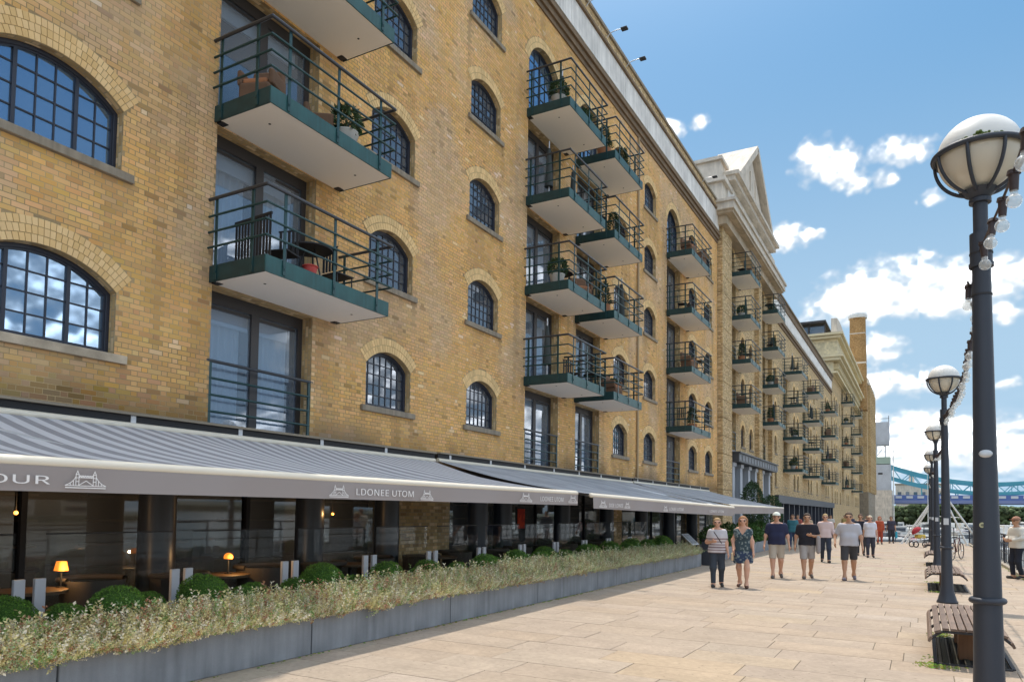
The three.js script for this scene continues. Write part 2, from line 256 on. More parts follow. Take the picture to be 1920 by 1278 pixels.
const brickMats = {}, brickMat = (c) => { const q = [c.r, c.g, c.b].map((x) => Math.round(x * 26) / 26); return (brickMats[q.join()] ??= std(...q, .93)); };
const archMats = [[.74, .565, .31], [.71, .53, .28], [.76, .595, .345], [.66, .49, .25], [.72, .555, .32]].map((c) => std(c[0] * 1.06, c[1] * .94, c[2] * .80, .92));
// voussoirs
function voussoir(R0, R1, half, d) { const g = new THREE.BoxGeometry(d, 1, 1), p = g.attributes.position; for (let i = 0; i < p.count; i++) { const r = p.getY(i) > 0 ? R1 : R0, a = p.getZ(i) > 0 ? -half : half; p.setXYZ(i, p.getX(i) + d / 2 + (Math.abs(p.getX(i)) > 0 && p.getX(i) > 0 ? 0 : -.02), r * Math.cos(a), -r * Math.sin(a)); } g.computeVertexNormals(); return g; }
function archRing(parent, o, Z0, rings, single) {
  const R = radius(o), cy = o.sp + o.rise - R, A = Math.asin(o.w / 2 / R), parts = [];
  for (let r = 0; r < rings; r++) {
    const R0 = R + r * .112 + .002, R1 = R0 + .104, n = Math.round(2 * A * R0 / .075), st = 2 * A / n, g = voussoir(R0, R1, st / 2 - .0042 / R0, .011);
    for (let k = 0; k < n; k++) {
      const a = -A + st * (k + .5);
      if (single) { const m = mesh('arch_brick', g, archMats[Math.floor(rnd() * 5)], parent); m.position.set(rr(-.002, .002), cy, -(0) + (o.z - Z0)); m.rotation.x = -a; }
      else { const c = g.clone().rotateX(-a).translate(rr(-.002, .002), cy, o.z - Z0), col = [.67, .50, .27].map((x) => x * rr(.84, 1.1)); c.setAttribute('color', new THREE.Float32BufferAttribute(Array.from({ length: c.attributes.position.count }, () => col).flat(), 3)); parts.push(c); }
    }
  }
  if (!single) stuff(mesh('arch_brick', merge(parts), archVC, parent));
}
const archVC = std(1, 1, 1, .92, 0, { vertexColors: true });

// a glazed iron window; w, sp (springing above the sill), rise, columns per light, rows
const cacheGeo = {};
const once = (key, make) => (cacheGeo[key] ??= make());
function makeWindow({ w, sp, rise, secs, rows, glass = M.glass, frameMat = M.frame, sill = M.sill, sillW = .3, simple = false, back = .2, curtain = false }) {
  const g = new THREE.Group(); g.name = 'window';
  const key = [w, sp, rise, secs, rows].join('|'), f = .058, R = (w * w / 4 + rise * rise) / (2 * rise), cy = sp + rise - R, Ri = R - f, h = w / 2 - f;
  const topIn = (s) => cy + Math.sqrt(Math.max(0, Ri * Ri - s * s));
  const outline = (inset, P) => { const p = new P(), hh = w / 2 - inset, r = R - inset, ys = cy + Math.sqrt(r * r - hh * hh), a = Math.atan2(ys - cy, hh); p.moveTo(-hh, inset); p.lineTo(hh, inset); p.lineTo(hh, ys); p.absarc(0, cy, r, a, Math.PI - a, false); p.closePath(); return p; };
  const frame = once('wf' + key, () => {
    const o = outline(0, THREE.Shape); o.holes.push(outline(f, THREE.Path)); const o2 = outline(f - .004, THREE.Shape); o2.holes.push(outline(f + .024, THREE.Path));
    return merge([new THREE.ExtrudeGeometry(o, { depth: .075, bevelEnabled: true, bevelThickness: .006, bevelSize: .006, bevelOffset: -.006, bevelSegments: 1, curveSegments: 10 }), new THREE.ExtrudeGeometry(o2, { depth: .045, bevelEnabled: false, curveSegments: 10 }).translate(0, 0, .012), box(w + .02, .05, .03, 0, .015, .085)]).rotateY(Math.PI / 2);
  });
  const fm = mesh('window_frame', frame, frameMat, g); fm.position.x = -back;
  const n = secs.reduce((a, b) => a + b), mw = .052, W = 2 * h - mw * (secs.length - 1), cw = W / n, y0 = f, top = sp + rise - f, rh = (top - y0) / rows;
  const bars = [], cells = []; let s = -h;
  secs.forEach((c, i) => { for (let k = 0; k < c; k++) { cells.push([s, s + cw]); s += cw; if (k < c - 1) bars.push([s, .02, .03]); } if (i < secs.length - 1) { bars.push([s + mw / 2, mw, .06]); s += mw; } });
  const barGeo = once('wb' + key, () => {
    const L = bars.map(([x, bw, d]) => box(bw, topIn(Math.abs(x)) - y0 + .01, d, x, (y0 + topIn(Math.abs(x))) / 2, .03));
    for (let r = 1; r < rows; r++) { const y = y0 + r * rh, hs = y > cy + Math.sqrt(Math.max(0, Ri * Ri - h * h)) ? Math.min(h, Math.sqrt(Math.max(0, Ri * Ri - (y - cy) * (y - cy)))) : h; L.push(box(2 * hs, .02, .026, 0, y, .0305)); }
    return merge(L).rotateY(Math.PI / 2);
  });
  mesh('glazing_bar', barGeo, frameMat, g).position.x = -back;
  if (simple) { const sg = once('wp' + key, () => new THREE.ShapeGeometry(outline(f * .5, THREE.Shape), 8).rotateY(Math.PI / 2)); mesh('pane', sg, glass, g).position.x = -back + .025; }
  else cells.forEach(([a, b], i) => {
    for (let r = 0; r < rows; r++) {
      const yb = y0 + r * rh, yt = yb + rh, t = (x) => clamp(topIn(x), yb, yt), cx = (a + b) / 2, my = (yb + Math.min(yt, t(cx))) / 2;
      if (t(a) - yb < .02 && t(b) - yb < .02) continue;
      const pg = once('wc' + key + i + '_' + r, () => { const sh = new THREE.Shape(); sh.moveTo(a - cx, yb - my); sh.lineTo(b - cx, yb - my); for (let q = 0; q <= 4; q++) { const x = lerp(b, a, q / 4); sh.lineTo(x - cx, t(x) - my); } return new THREE.ShapeGeometry(sh).rotateY(Math.PI / 2); });
      const p = mesh('pane', pg, glass, g); p.position.set(-back + .028, my, -cx);
    }
  });
  if (sill) mesh('window_sill', once('ws' + [w, sillW], () => planarUV(rbox(.27, .125, w + sillW, .012, -.075, -.0625, 0))), sill, g);
  return g;
}
function jitterPanes(g, amt = .012) { g.traverse((o) => { if (o.name === 'pane') o.rotation.set(0, rr(-amt, amt), rr(-amt, amt)); }); return g; }
// a pair of tall glazed doors, local origin at threshold centre
function makeDoor({ w, h, juliet = false, curtains = 1, glass = M.glassBlue }) {
  const g = new THREE.Group(); g.name = 'glass_door'; const key = [w, h].join('|'), b = -.3;
  mesh('door_frame', once('df' + key, () => merge([box(.09, h, .11, b, h / 2, w / 2 - .055), box(.09, h, .11, b, h / 2, -w / 2 + .055), box(.094, .1, w - .22, b, .05, 0), box(.094, .2, w - .22, b, h - .1, 0), box(.1, h - .3, .17, b, .1 + (h - .3) / 2, 0), box(.05, .06, w - .3, b - .01, h - .25, 0)])), M.frameBrown, g);
  for (const q of [-1, 1]) {
    const pw = (w - .22 - .17) / 2, pc = q * (.085 + pw / 2);
    const p = mesh('pane', once('dp' + key, () => new THREE.PlaneGeometry(pw, h - .3).rotateY(Math.PI / 2)), glass, g); p.position.set(b + .01, .1 + (h - .3) / 2, pc);
    if (curtains) { const full = curtains === 1 ? 1 : curtains; const c = mesh('curtain', once('dc' + key + full, () => { const G = new THREE.PlaneGeometry(pw, (h - .4) * full, 40, 1).rotateY(Math.PI / 2), P = G.attributes.position; for (let i = 0; i < P.count; i++) P.setX(i, .035 * Math.sin(P.getZ(i) * 44) + .02 * Math.sin(P.getZ(i) * 17)); G.computeVertexNormals(); return G; }), M.curtain, g); c.position.set(b - .22, h - .25 - (h - .4) * full / 2, pc); }
  }
  const bl = mesh('blind', once('dbl' + key, () => box(.05, .28, w - .5, b - .12, h - .36, 0)), M.blind, g);
  if (juliet) { for (const y of [.28, .55, .82]) mesh('rail', once('jr' + key, () => rod(V(0, 0, w / 2 + .02), V(0, 0, -w / 2 - .02), .021, 8)), M.rail, g).position.set(-.02, y, 0); mesh('handrail', once('jh' + key, () => rod(V(0, 0, w / 2 + .06), V(0, 0, -w / 2 - .06), .028, 8)), M.handrail, g).position.set(-.02, 1.1, 0); for (const q of [-1, 1]) mesh('post', once('jp', () => box(.03, 1.1, .05, 0, .55, 0)), M.rail, g).position.set(-.02, 0, q * (w / 2 - .03)); mesh('threshold', once('jt' + key, () => box(.3, .12, w, -.14, -.06, 0)), M.frame, g); }
  return g;
}
// a balcony: origin on the wall at soffit height, at its near (left) end; runs to -z
function makeBalcony(W, D) {
  const g = new THREE.Group(); g.name = 'balcony'; const n = .17, H = .27;
  const sh = new THREE.Shape(); [[.12, n], [D, 0], [D, W], [.12, W - n]].forEach(() => 0); [[0, n], [.13, n], [.13, 0], [D, 0], [D, W], [.13, W], [.13, W - n], [0, W - n]].forEach(([x, y], i) => (i ? sh.lineTo(x, y) : sh.moveTo(x, y))); sh.closePath();
  mesh('soffit', new THREE.ExtrudeGeometry(sh, { depth: .05, bevelEnabled: false }).rotateX(-Math.PI / 2), M.soffit, g);
  mesh('deck', box(D - .04, .1, W - .06, D / 2, .17, -W / 2), M.dark, g);
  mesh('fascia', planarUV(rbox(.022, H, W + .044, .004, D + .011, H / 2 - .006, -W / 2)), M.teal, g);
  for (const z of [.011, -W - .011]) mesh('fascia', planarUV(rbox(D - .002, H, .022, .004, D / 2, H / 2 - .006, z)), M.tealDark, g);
  for (const z of [-.09, -W + .09]) mesh('bracket', box(.14, .2, .12, .07, .09, z), M.dark, g);
  for (const z of [-.45, -W + .4]) mesh('downlight', cyl(.022, .022, .006, 10, D * .6, -.005, z), M.black, g);
  const e = .055, path = (y) => [V(-.02, y, e), V(D + e, y, e), V(D + e, y, -W - e), V(-.02, y, -W - e)];
  const rl = (y, r, top) => { const p = path(y), L = []; for (let i = 0; i < 3; i++) { L.push(rod(p[i], p[i + 1], r, 8)); if (i) L.push(sph(r, ...p[i].toArray(), 8, 6)); } return merge(L); };
  for (const y of [.55, .80, 1.06]) mesh('rail', rl(y, .019), M.rail, g);
  mesh('handrail', rl(1.34, .029), M.handrail, g);
  const post = once('bpost', () => merge([rbox(.014, 1.32, .06, .003, 0, .66 + .02, 0), cyl(.012, .012, .03, 6, .012, .1, 0).rotateZ(0), box(.03, .05, .05, -.002, .16, 0)]));
  for (const z of [-.34, -W * .5, -W + .34]) mesh('post', post, M.rail, g).position.set(D + .032, 0, z);
  for (const x of [.16, D - .28]) for (const z of [.033, -W - .033]) { const p = mesh('post', post, M.rail, g); p.position.set(x, 0, z); p.rotation.y = Math.PI / 2; }
  return g;
}
// ---------- the near warehouse ----------
const ring3 = () => .34, ring2 = () => .23;
function house(name, label, Z0, X = -10) { return thing(name, label, 'building', [X, 0, Z0]); }
function interior(parent, zA, zB, Z0, ys, depth = 4) {
  const zc = (zA + zB) / 2 - Z0, L = zA - zB;
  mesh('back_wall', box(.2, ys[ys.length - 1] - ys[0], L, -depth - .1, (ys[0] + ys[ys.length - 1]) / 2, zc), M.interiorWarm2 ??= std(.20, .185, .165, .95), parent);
  for (const y of ys) mesh('floor_slab', box(depth - .42, .2, L - .5, -.43 - (depth - .42) / 2, y - .06, zc), M.interior, parent);
  for (const z of [zA - Z0 - .12, zB - Z0 + .12]) mesh('end_wall', box(depth - .42, ys[ys.length - 1] - ys[0], .22, -.43 - (depth - .42) / 2, (ys[0] + ys[ys.length - 1]) / 2 + .05, z), M.brickWall, parent);
}
const SOFF = [5.33, 7.98, 10.63, 13.28], SILLS = [3.86, 6.51, 9.2, 11.86, 14.56];
const BIG = { w: 1.96, sp: .88, rise: .37, secs: [2, 3, 2], rows: 4, glass: M.glassBlue, sillW: .34, back: .22 };
const MID = { w: 1.5, sp: .90, rise: .32, secs: [7], rows: 5, back: .21 };
const near = house('brick_warehouse', 'long yellow brick warehouse with arched windows and teal balconies nearest the camera', -18);
{
  const Z0 = -18, zA = 9, zB = -41.5, yB = 2.72, yT = 17.06, opens = [], place = [];
  const addWin = (z, y, spec, kind) => { const o = { z, w: spec.w, y0: y, sp: y + spec.sp, rise: spec.rise, sillH: .125 }; opens.push(o); place.push([o, spec, kind]); };
  for (const y of SILLS) { addWin(-5.27, y, BIG, y < 9.5 ? 'big' : 'off'); addWin(-1.6, y, BIG, 'off'); addWin(-12.4, y, MID, y < 12 ? 'near' : 'far'); addWin(-16.23, y, MID, 'far'); addWin(-26.3, y, MID, 'far'); addWin(-29.75, y, MID, 'far'); addWin(-36.45, y, MID, 'far'); addWin(-39.6, y, MID, 'far'); }
  const doors = [[-8.97, 2.25], [-19.7, 2.22], [-23.17, 2.06], [-33.15, 2.1]], dspots = [];
  for (const [z, w] of doors) {
    opens.push({ z, w, y0: 2.98, sp: 5.3, rise: 0, quoin: 1 }); dspots.push([z, w, 2.98, 2.32, 1]);
    SOFF.forEach((s, i) => { if (i < 3) { opens.push({ z, w, y0: s + .28, sp: SOFF[i + 1] - .02, rise: 0, quoin: 1 }); dspots.push([z, w, s + .28, SOFF[i + 1] - .02 - s - .28, 0]); } });
    const sp = { w: w - .02, sp: 1.55, rise: .78, secs: [3, 3], rows: 5, glass: M.glassBlue, sill: null, simple: true, back: .25 }; opens.push({ z, w: sp.w, y0: 13.56, sp: 13.56 + sp.sp, rise: sp.rise }); place.push([opens[opens.length - 1], sp, 'top']);
  }
  const ring = (o) => (o.w > 1.9 && o.rise < .5 ? .34 : .30);
  wallSheet(near, zA, zB, yB, yT, opens, Z0, M.mortar, M.brickWall);
  for (const o of opens) STAINS.push([o.z - Z0, o.w / 2 + .2, o.y0 - .06]);
  // bricks: the 296 that show largest one by one, the others together
  const list = layBricks(-3.2, zB, 2.93, yT, opens, ring).map((b) => { const d = Math.hypot(10, b[0] - 1.7, b[1]); return [...b, b[1] < -4.75 - .16 * Math.max(0, b[0] - 3) * 0 ? d : 99]; });
  list.sort((p, q) => p[4] - q[4]);
  for (const [y, z, l, pale] of list.slice(0, 296)) { const m = mesh('brick', brickGeo, brickMat(brickColour(y, z - Z0, pale)), near); m.position.set(0, y, z - Z0); m.scale.set(rr(.0012, .0042), .064 + rr(-.003, .002), l); m.rotation.z = rr(-.01, .01); }
  brickInstances(near, list.slice(296).map(([y, z, l, p]) => [y, z - Z0, l, p]));
  const arches = [];
  const protos = {};
  for (const [o, spec, kind] of place) {
    if (kind === 'off' && o.z > -4) { }
    const simple = kind === 'far' || kind === 'off' || kind === 'top', key = kind === 'top' ? 'top' + o.w : kind + (o.w > 1.9);
    const proto = protos[key] ??= makeWindow({ ...spec, simple }), w = jitterPanes(proto.clone(), simple ? .006 : .011); w.position.set(0, o.y0, o.z - Z0); near.add(w);
    if (kind === 'big' && o.y0 < 5) w.children.find((c) => c.name === 'window_sill').material = M.sillPale;
    if (kind === 'big') archRing(near, o, Z0, 3, true); else arches.push([o, spec]);
  }
  archRingAll(near, arches.map(([o]) => [o, o.w > 1.9 && o.rise < .5 ? 3 : 2.68 > 2 ? (o.rise < .5 ? 2 : 2) : 2]), Z0);
  dspots.forEach(([z, w, y, h, j], i) => { const d = makeDoor({ w, h, juliet: !!j, curtains: (i * 7) % 5 < 4 ? 1 : 0, glass: M.doorGlass }); d.position.set(0, y, z - Z0); near.add(d); d.traverse((m) => { if (m.name === 'pane') m.rotation.set(0, rr(-.01, .01), rr(-.012, .012)); if (m.name === 'curtain' && rnd() < .35) m.visible = true; }); });
  const bal = makeBalcony(2.92, 1.27), bal2 = makeBalcony(2.66, 1.38), bal4 = makeBalcony(3.3, 1.15);
  for (const [z, b] of [[-7.8, bal], [-18.52, bal2], [-22.04, bal2], [-32.05, bal4]]) for (const y of SOFF) { const c = b.clone(); c.position.set(0, y, z - Z0); near.add(c); }
  // mouldings, white band, parapet
  const zc = (zA + zB) / 2 - Z0, L = zA - zB;
  const strip = (name, y, h, d, m, back = 0) => mesh(name, planarUV(rbox(d + .3, h, L, .012, (d - .3) / 2 + back, y + h / 2, zc)), m, near);
  strip('moulding', 17.06, .16, .05, M.brownTrim); strip('moulding', 17.22, .2, .12, M.brownTrim); strip('moulding', 17.42, .14, .2, M.brownTrim); strip('moulding', 17.56, .2, .1, M.brownTrim);
  for (let z = zA; z > zB + .5; z -= 5.05) { const a = Math.max(z - 5.05, zB); mesh('band_panel', planarUV(rbox(.36, .98, z - a - .02, .006, -.06, 18.26, (z + a) / 2 - Z0)), M.whiteBand, near); }
  strip('moulding', 18.76, .12, .2, M.brownTrim); strip('parapet', 18.88, .36, .13, M.brickParapet ??= M.brickWall); strip('coping', 19.24, .13, .2, M.sill);
  mesh('roof', box(10, .2, L, -5.3, 18.6, zc), M.dark, near);
  mesh('rear_wall', box(.3, 18.6, L, -10.3, 9.3, zc), M.brickWall, near);
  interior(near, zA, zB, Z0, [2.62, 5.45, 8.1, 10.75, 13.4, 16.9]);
  mesh('end_wall', box(9.6, 18.5, .3, -5.2, 9.25, zB - Z0 + .16), M.brickWall, near);
  mesh('drainpipe', merge([rod(V(.06, 2.9, -28.1 - Z0), V(.06, 17.05, -28.1 - Z0), .045, 8), ...[4, 7, 10, 13, 16].map((y) => cyl(.06, .06, .05, 8, .06, y, -28.1 - Z0))]), M.brownPipe ??= std(.40, .30, .18, .7), near);
  // shopfront: steel bays, dark columns, brick piers
  const beamG = mesh('shop_beam', box(.5, .34, L, -.24, 2.55, zc), M.dark, near);
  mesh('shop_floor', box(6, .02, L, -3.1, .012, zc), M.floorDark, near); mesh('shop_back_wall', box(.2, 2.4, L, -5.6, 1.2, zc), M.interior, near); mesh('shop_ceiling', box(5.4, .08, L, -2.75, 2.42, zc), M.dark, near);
  for (const z of [-2.9, -6.5, -9.4, -11.5, -14.9, -16.1, -19.6, -23.1, -26.6, -30.1, -33.6]) mesh('column', merge([cyl(.25, .24, 2.3, 20, 0, 0, 0), cyl(.31, .31, .1, 20, 0, 0, 0), cyl(.29, .29, .1, 20, 0, 2.26, 0)]), M.columnMat ??= std(.035, .042, .055, .35), near).position.set(.75, 0, z - Z0);
  for (const [a, b] of [[-12, -14.3], [-24.2, -25.6], [-34.6, -36.4]]) mesh('brick_pier', planarUV(box(.5, 2.4, a - b, .1, 1.2, (a + b) / 2 - Z0)), M.brickWall, near);
  for (let z = 1.1; z > -40; z -= 1.75) {
    const f = group('shop_window', near, [.15, 0, z - Z0]);
    mesh('window_frame', once('shopf', () => merge([box(.07, 2.38, .07, 0, 1.19, .84), box(.07, .07, 1.6, 0, .06, 0), box(.06, .06, 1.6, 0, 1.95, 0), box(.07, .07, 1.6, 0, 2.34, 0)])), M.black, f);
    const p = mesh('pane', once('shopp', () => new THREE.PlaneGeometry(1.6, 1.86).rotateY(Math.PI / 2).translate(0, 1.02, 0)), M.shopGlass, f); p.rotation.set(0, rr(-.02, .02), rr(-.006, .006));
    mesh('pane', once('shopq', () => new THREE.PlaneGeometry(1.6, .34).rotateY(Math.PI / 2).translate(0, 2.15, 0)), M.shopGlass, f).rotation.set(0, rr(-.02, .02), 0);
  }
  // shelves at the back of the restaurant
  for (let z = 0; z > -38; z -= 3.4) { const s = group('shelf_unit', near, [-5.2, 0, z - Z0]); mesh('shelf', merge([.4, .9, 1.4, 1.9].map((y) => box(.35, .04, 2.4, 0, y, 0))), std(.16, .10, .055, .6), s); mesh('cabinet', box(.36, .36, 2.4, 0, .2, 0), M.interiorWarm, s); }
}
function archRingAll(parent, list, Z0) { const parts = []; for (const [o, rings] of list) { const R = radius(o), cy = o.sp + o.rise - R, A = Math.asin(Math.min(1, o.w / 2 / R)), A2 = o.rise > o.w / 2 ? Math.PI - A : A; const th = (o.w > 1.9 && o.rise < .5 ? .34 : .30) / rings; for (let r = 0; r < rings; r++) { const R0 = R + r * th + .003, n = Math.round(2 * A2 * R0 / .076), st = 2 * A2 / n, g = voussoir(R0, R0 + th - .011, st / 2 - .0045 / R0, .011); for (let k = 0; k < n; k++) { const col = [.80, .555, .265].map((x, i, a) => x * 1).map(((q) => (x) => x * q)(rr(.82, 1.08))); const c = g.clone().rotateX(-(-A2 + st * (k + .5))).translate(rr(-.001, .002), cy, o.z - Z0); c.setAttribute('color', new THREE.Float32BufferAttribute(Array.from({ length: c.attributes.position.count }, () => col).flat(), 3)); parts.push(c); } } } if (parts.length) stuff(mesh('arch_brick', merge(parts), archVC, parent)); }

// ---------- the pedimented house, the second banded warehouse, the cream-topped block, the end block ----------
function farHouse({ h, Z0, zA, zB, yB, yT, wins, doors, pilasters = [] }) {
  const opens = [], W = {};
  for (const [z, ys, spec, key] of wins) for (const y of ys) opens.push({ z, w: spec.w, y0: y, sp: y + spec.sp, rise: spec.rise, spec, key });
  for (const [z, w, list] of doors) for (const [y, hh] of list) opens.push({ z, w, y0: y, sp: y + hh, rise: 0, door: hh });
  wallSheet(h, zA, zB, yB, yT, opens, Z0, M.brickWall, M.brickWall, .4);
  archRingAll(h, opens.filter((o) => o.rise).map((o) => [o, 2]), Z0);
  const D = {};
  for (const o of opens) {
    if (o.door) { const d = (D[o.w + '|' + o.door.toFixed(2)] ??= makeDoor({ w: o.w, h: o.door, juliet: o.door > 2.31 && o.door < 2.4, curtains: 1, glass: M.doorGlass })).clone(); d.position.set(0, o.y0, o.z - Z0); h.add(d); }
    else { const w = (W[o.key] ??= makeWindow({ ...o.spec, simple: true })).clone(); w.position.set(0, o.y0, o.z - Z0); h.add(w); }
  }
}
const SLIM = { w: 1.1, sp: 1.0, rise: .42, secs: [4], rows: 5, back: .2, sillW: .2 }, TALL = { w: 1.5, sp: 1.6, rise: .62, secs: [2, 2], rows: 5, back: .25, sill: null };
const bFar = makeBalcony(3.0, 1.3), bFar2 = makeBalcony(3.4, 1.5);
function putBalconies(h, Z0, b, spots) { for (const [z, ys] of spots) for (const y of ys) { const c = b.clone(); c.position.set(0, y, z - Z0); h.add(c); } }
const doorLevels = (ys, j = true) => [...(j ? [[ys[0] - 2.35, 2.32]] : []), ...ys.slice(0, -1).map((y, i) => [y + .28, ys[i + 1] - y - .3])];
const gab = house('pedimented_house', 'yellow brick house with a cream cornice and triangular pediment above', -49.5);
{
  const Z0 = -49.5, zA = -41.52, zB = -57.6, S = [7.95, 10.6, 13.25, 15.9], L = zA - zB, zc = (zA + zB) / 2 - Z0;
  farHouse({ h: gab, Z0, zA, zB, yB: 5.3, yT: 18.4, wins: [[-48.3, [6.0, 9.0, 11.7], SLIM, 's'], [-50.9, [6.0, 9.0, 11.7], SLIM, 's'], [-45.2, [16.2], { ...TALL, sp: 1.1, rise: .7 }, 't'], [-55, [16.2], { ...TALL, sp: 1.1, rise: .7 }, 't']], doors: [[-45.3, 1.9, doorLevels(S)], [-55.1, 1.9, doorLevels(S)]] });
  putBalconies(gab, Z0, bFar, [[-44.2, S], [-53.7, S]]);
  for (const [a, b] of [[-41.55, -43.9], [-52.2, -53.4], [-57.2, -58.2]]) for (let y = 0; y < 18.3; y += 1.02) mesh('pier_course', planarUV(rbox(.7, 1.0, a - b, .02, -.05 + (b < -55 ? .0 : .0), y + .5, (a + b) / 2 - Z0)), M.brickWall, gab);
  // entrance with pale stone pillars and a dark canopy
  mesh('canopy', merge([box(.9, .5, 13.1, .2, 5.05, -50.6 - Z0), box(1.0, .08, 13.2, .25, 5.34, -50.6 - Z0)]), std(.045, .05, .06, .5), gab);
  for (let z = -44.4; z > -57; z -= .9) mesh('canopy_pane', box(.02, .34, .5, .66, 5.05, z - Z0), M.concrete, gab);
  const bl = std(.50, .54, .60, .6, 0, { map: perM(streak, .5) });
  for (const z of [-44.5, -46.6, -49.0, -51.2, -53.6, -56.2]) mesh('pillar', merge([box(.55, 4.5, .62, -.02, 2.5, z - Z0), box(.7, .3, .8, -.02, .15, z - Z0), box(.7, .22, .8, -.02, 4.65, z - Z0)]), bl, gab);
  mesh('porch_wall', box(.3, 4.8, L, -1.6, 2.4, zc), M.dark, gab);
  // cornice, attic, pedestals, pediment
  mesh('cornice', planarUV(merge([box(1.2, .5, L + .6, .0, 18.3, zc), box(2.0, .16, L + 1.2, 0, 18.62, zc)])), M.cornice ??= std(.62, .50, .36, .85, 0, { map: perM(streak, .4) }), gab);
  mesh('cornice', planarUV(merge([box(2.3, .4, L + 1.6, -.05, 18.9, zc), box(2.5, .16, L + 1.8, -.05, 19.18, zc)])), M.stone, gab);
  mesh('attic', planarUV(box(1.4, 1.9, L - 2.6, -.35, 20.2, zc)), M.whiteBand, gab);
  mesh('cornice', planarUV(merge([box(1.9, .3, L - 2.4, -.2, 21.3, zc), box(2.2, .22, L - 2.2, -.12, 21.56, zc)])), M.stone, gab);
  for (const z of [-42.5, -56.6]) { const p = group('pedestal', gab, [-.7, 19.2, z - Z0]); mesh('block', merge([box(1.9, 1.5, 1.8, 0, .75, 0), box(1.6, 1.1, 1.4, 0, 2.3, 0)]), M.stone, p); mesh('capping', merge([box(2.3, .3, 2.2, 0, 1.62, 0), box(1.9, .2, 1.7, 0, 2.95, 0)]), M.stone, p); }
  const pz = -49 - Z0, half = 5.3, y0 = 21.7, y1 = 25.6, tri = (k, d, x) => { const s = new THREE.Shape(); s.moveTo(-half * k, y0); s.lineTo(half * k, y0); s.lineTo(0, y0 + (y1 - y0) * k); s.closePath(); return new THREE.ExtrudeGeometry(s, { depth: d, bevelEnabled: false }).rotateY(Math.PI / 2).translate(x, 0, pz); };
  const ped = group('pediment', gab); mesh('tympanum', planarUV(tri(.84, 2.2, -1.7)), M.stone, ped);
  for (const q of [-1, 1]) { const a = V(0, y0 + .1, pz + q * half), b = V(0, y1 + .1, pz); const g = beam(a, b, 2.6, .42); mesh('raking_cornice', planarUV(g.translate(-.4, 0, 0)), M.stone, ped); }
  for (const q of [-.8, .8]) mesh('rib', box(.1, 2.3, .1, .52, 22.8, pz + q), M.stone, ped);
  mesh('roof', box(9, .3, L, -5, 18.4, zc), M.dark, gab); interior(gab, zA, zB, Z0, [5.3, 7.9, 10.6, 13.2, 15.9, 18.2], 3.5); mesh('end_wall', box(9, 18.5, .3, -4.9, 9.25, zA - Z0 - .2), M.brickWall, gab);
}
const band2 = house('banded_warehouse', 'second brick warehouse with a white parapet band, beyond the pedimented house', -80);
{
  const Z0 = -80, zA = -58.2, zB = -101.4, L = zA - zB, zc = (zA + zB) / 2 - Z0, S = [5.2, 7.85, 10.55, 13.3], wz = [-60.4, -70.2, -72.3, -79.6, -81.6, -86.5, -95.2, -97.4];
  farHouse({ h: band2, Z0, zA, zB, yB: 3.0, yT: 17.1, wins: wz.map((z) => [z, [3.9, 6.5, 9.2, 11.9, 14.5], SLIM, 's']), doors: [[-65.2, 1.9, doorLevels(S)], [-76.6, 1.9, doorLevels(S)], [-91.6, 1.9, doorLevels(S)], [-84.3, 1.2, S.map((y) => [y + .3, 2.1])]] });
  putBalconies(band2, Z0, bFar2, [[-63.9, S], [-75.4, S], [-90.4, S]]);
  for (const [y, h, d] of [[17.1, .25, .08], [17.35, .22, .2], [17.57, .2, .1]]) mesh('moulding', planarUV(box(d + .3, h, L, (d - .3) / 2, y + h / 2, zc)), M.brownTrim, band2);
  for (let z = zA; z > zB + 1; z -= 6.2) { const a = Math.max(z - 6.2, zB); mesh('band_panel', box(.36, 1.05, z - a - .02, -.06, 18.3, (z + a) / 2 - Z0), M.whiteBand, band2); }
  mesh('parapet', planarUV(box(.5, .55, L, -.03, 19.1, zc)), M.brownTrim, band2); mesh('coping', box(.7, .12, L, .0, 19.43, zc), M.sill, band2);
  mesh('shop_fascia', box(.6, .62, L - 2, .12, 2.9, zc), std(.03, .035, .05, .5), band2);
  for (let z = zA - 1.4; z > zB; z -= 2.9) mesh('shop_post', box(.4, 2.6, .35, .05, 1.3, z - Z0), M.frame, band2);
  for (let z = zA - 2.85, i = 0; z > zB + 2; z -= 2.9, i++) { mesh('shop_pane', new THREE.PlaneGeometry(2.4, 2.4).rotateY(Math.PI / 2).translate(-.25, 1.3, z - Z0), M.shopGlass, band2); if (i % 2 === 0) mesh('shop_blind', box(.03, .6, 2.2, -.2, 2.2, z - Z0), M.whitePaint, band2); }
  mesh('roof', box(9, .3, L, -4.6, 18.5, zc), M.dark, band2); interior(band2, zA, zB, Z0, [2.6, 5.2, 7.9, 10.6, 13.3, 17], 3.5); mesh('end_wall', box(9, 18.5, .3, -4.9, 9.25, zA - Z0 - .2), M.brickWall, band2); mesh('shop_back_wall', box(.2, 2.6, L, -3, 1.3, zc), M.dark, band2);
}
const block = house('cream_topped_block', 'tall brick block with cream cornices and curved gable, far along the quay', -124, -9.9);
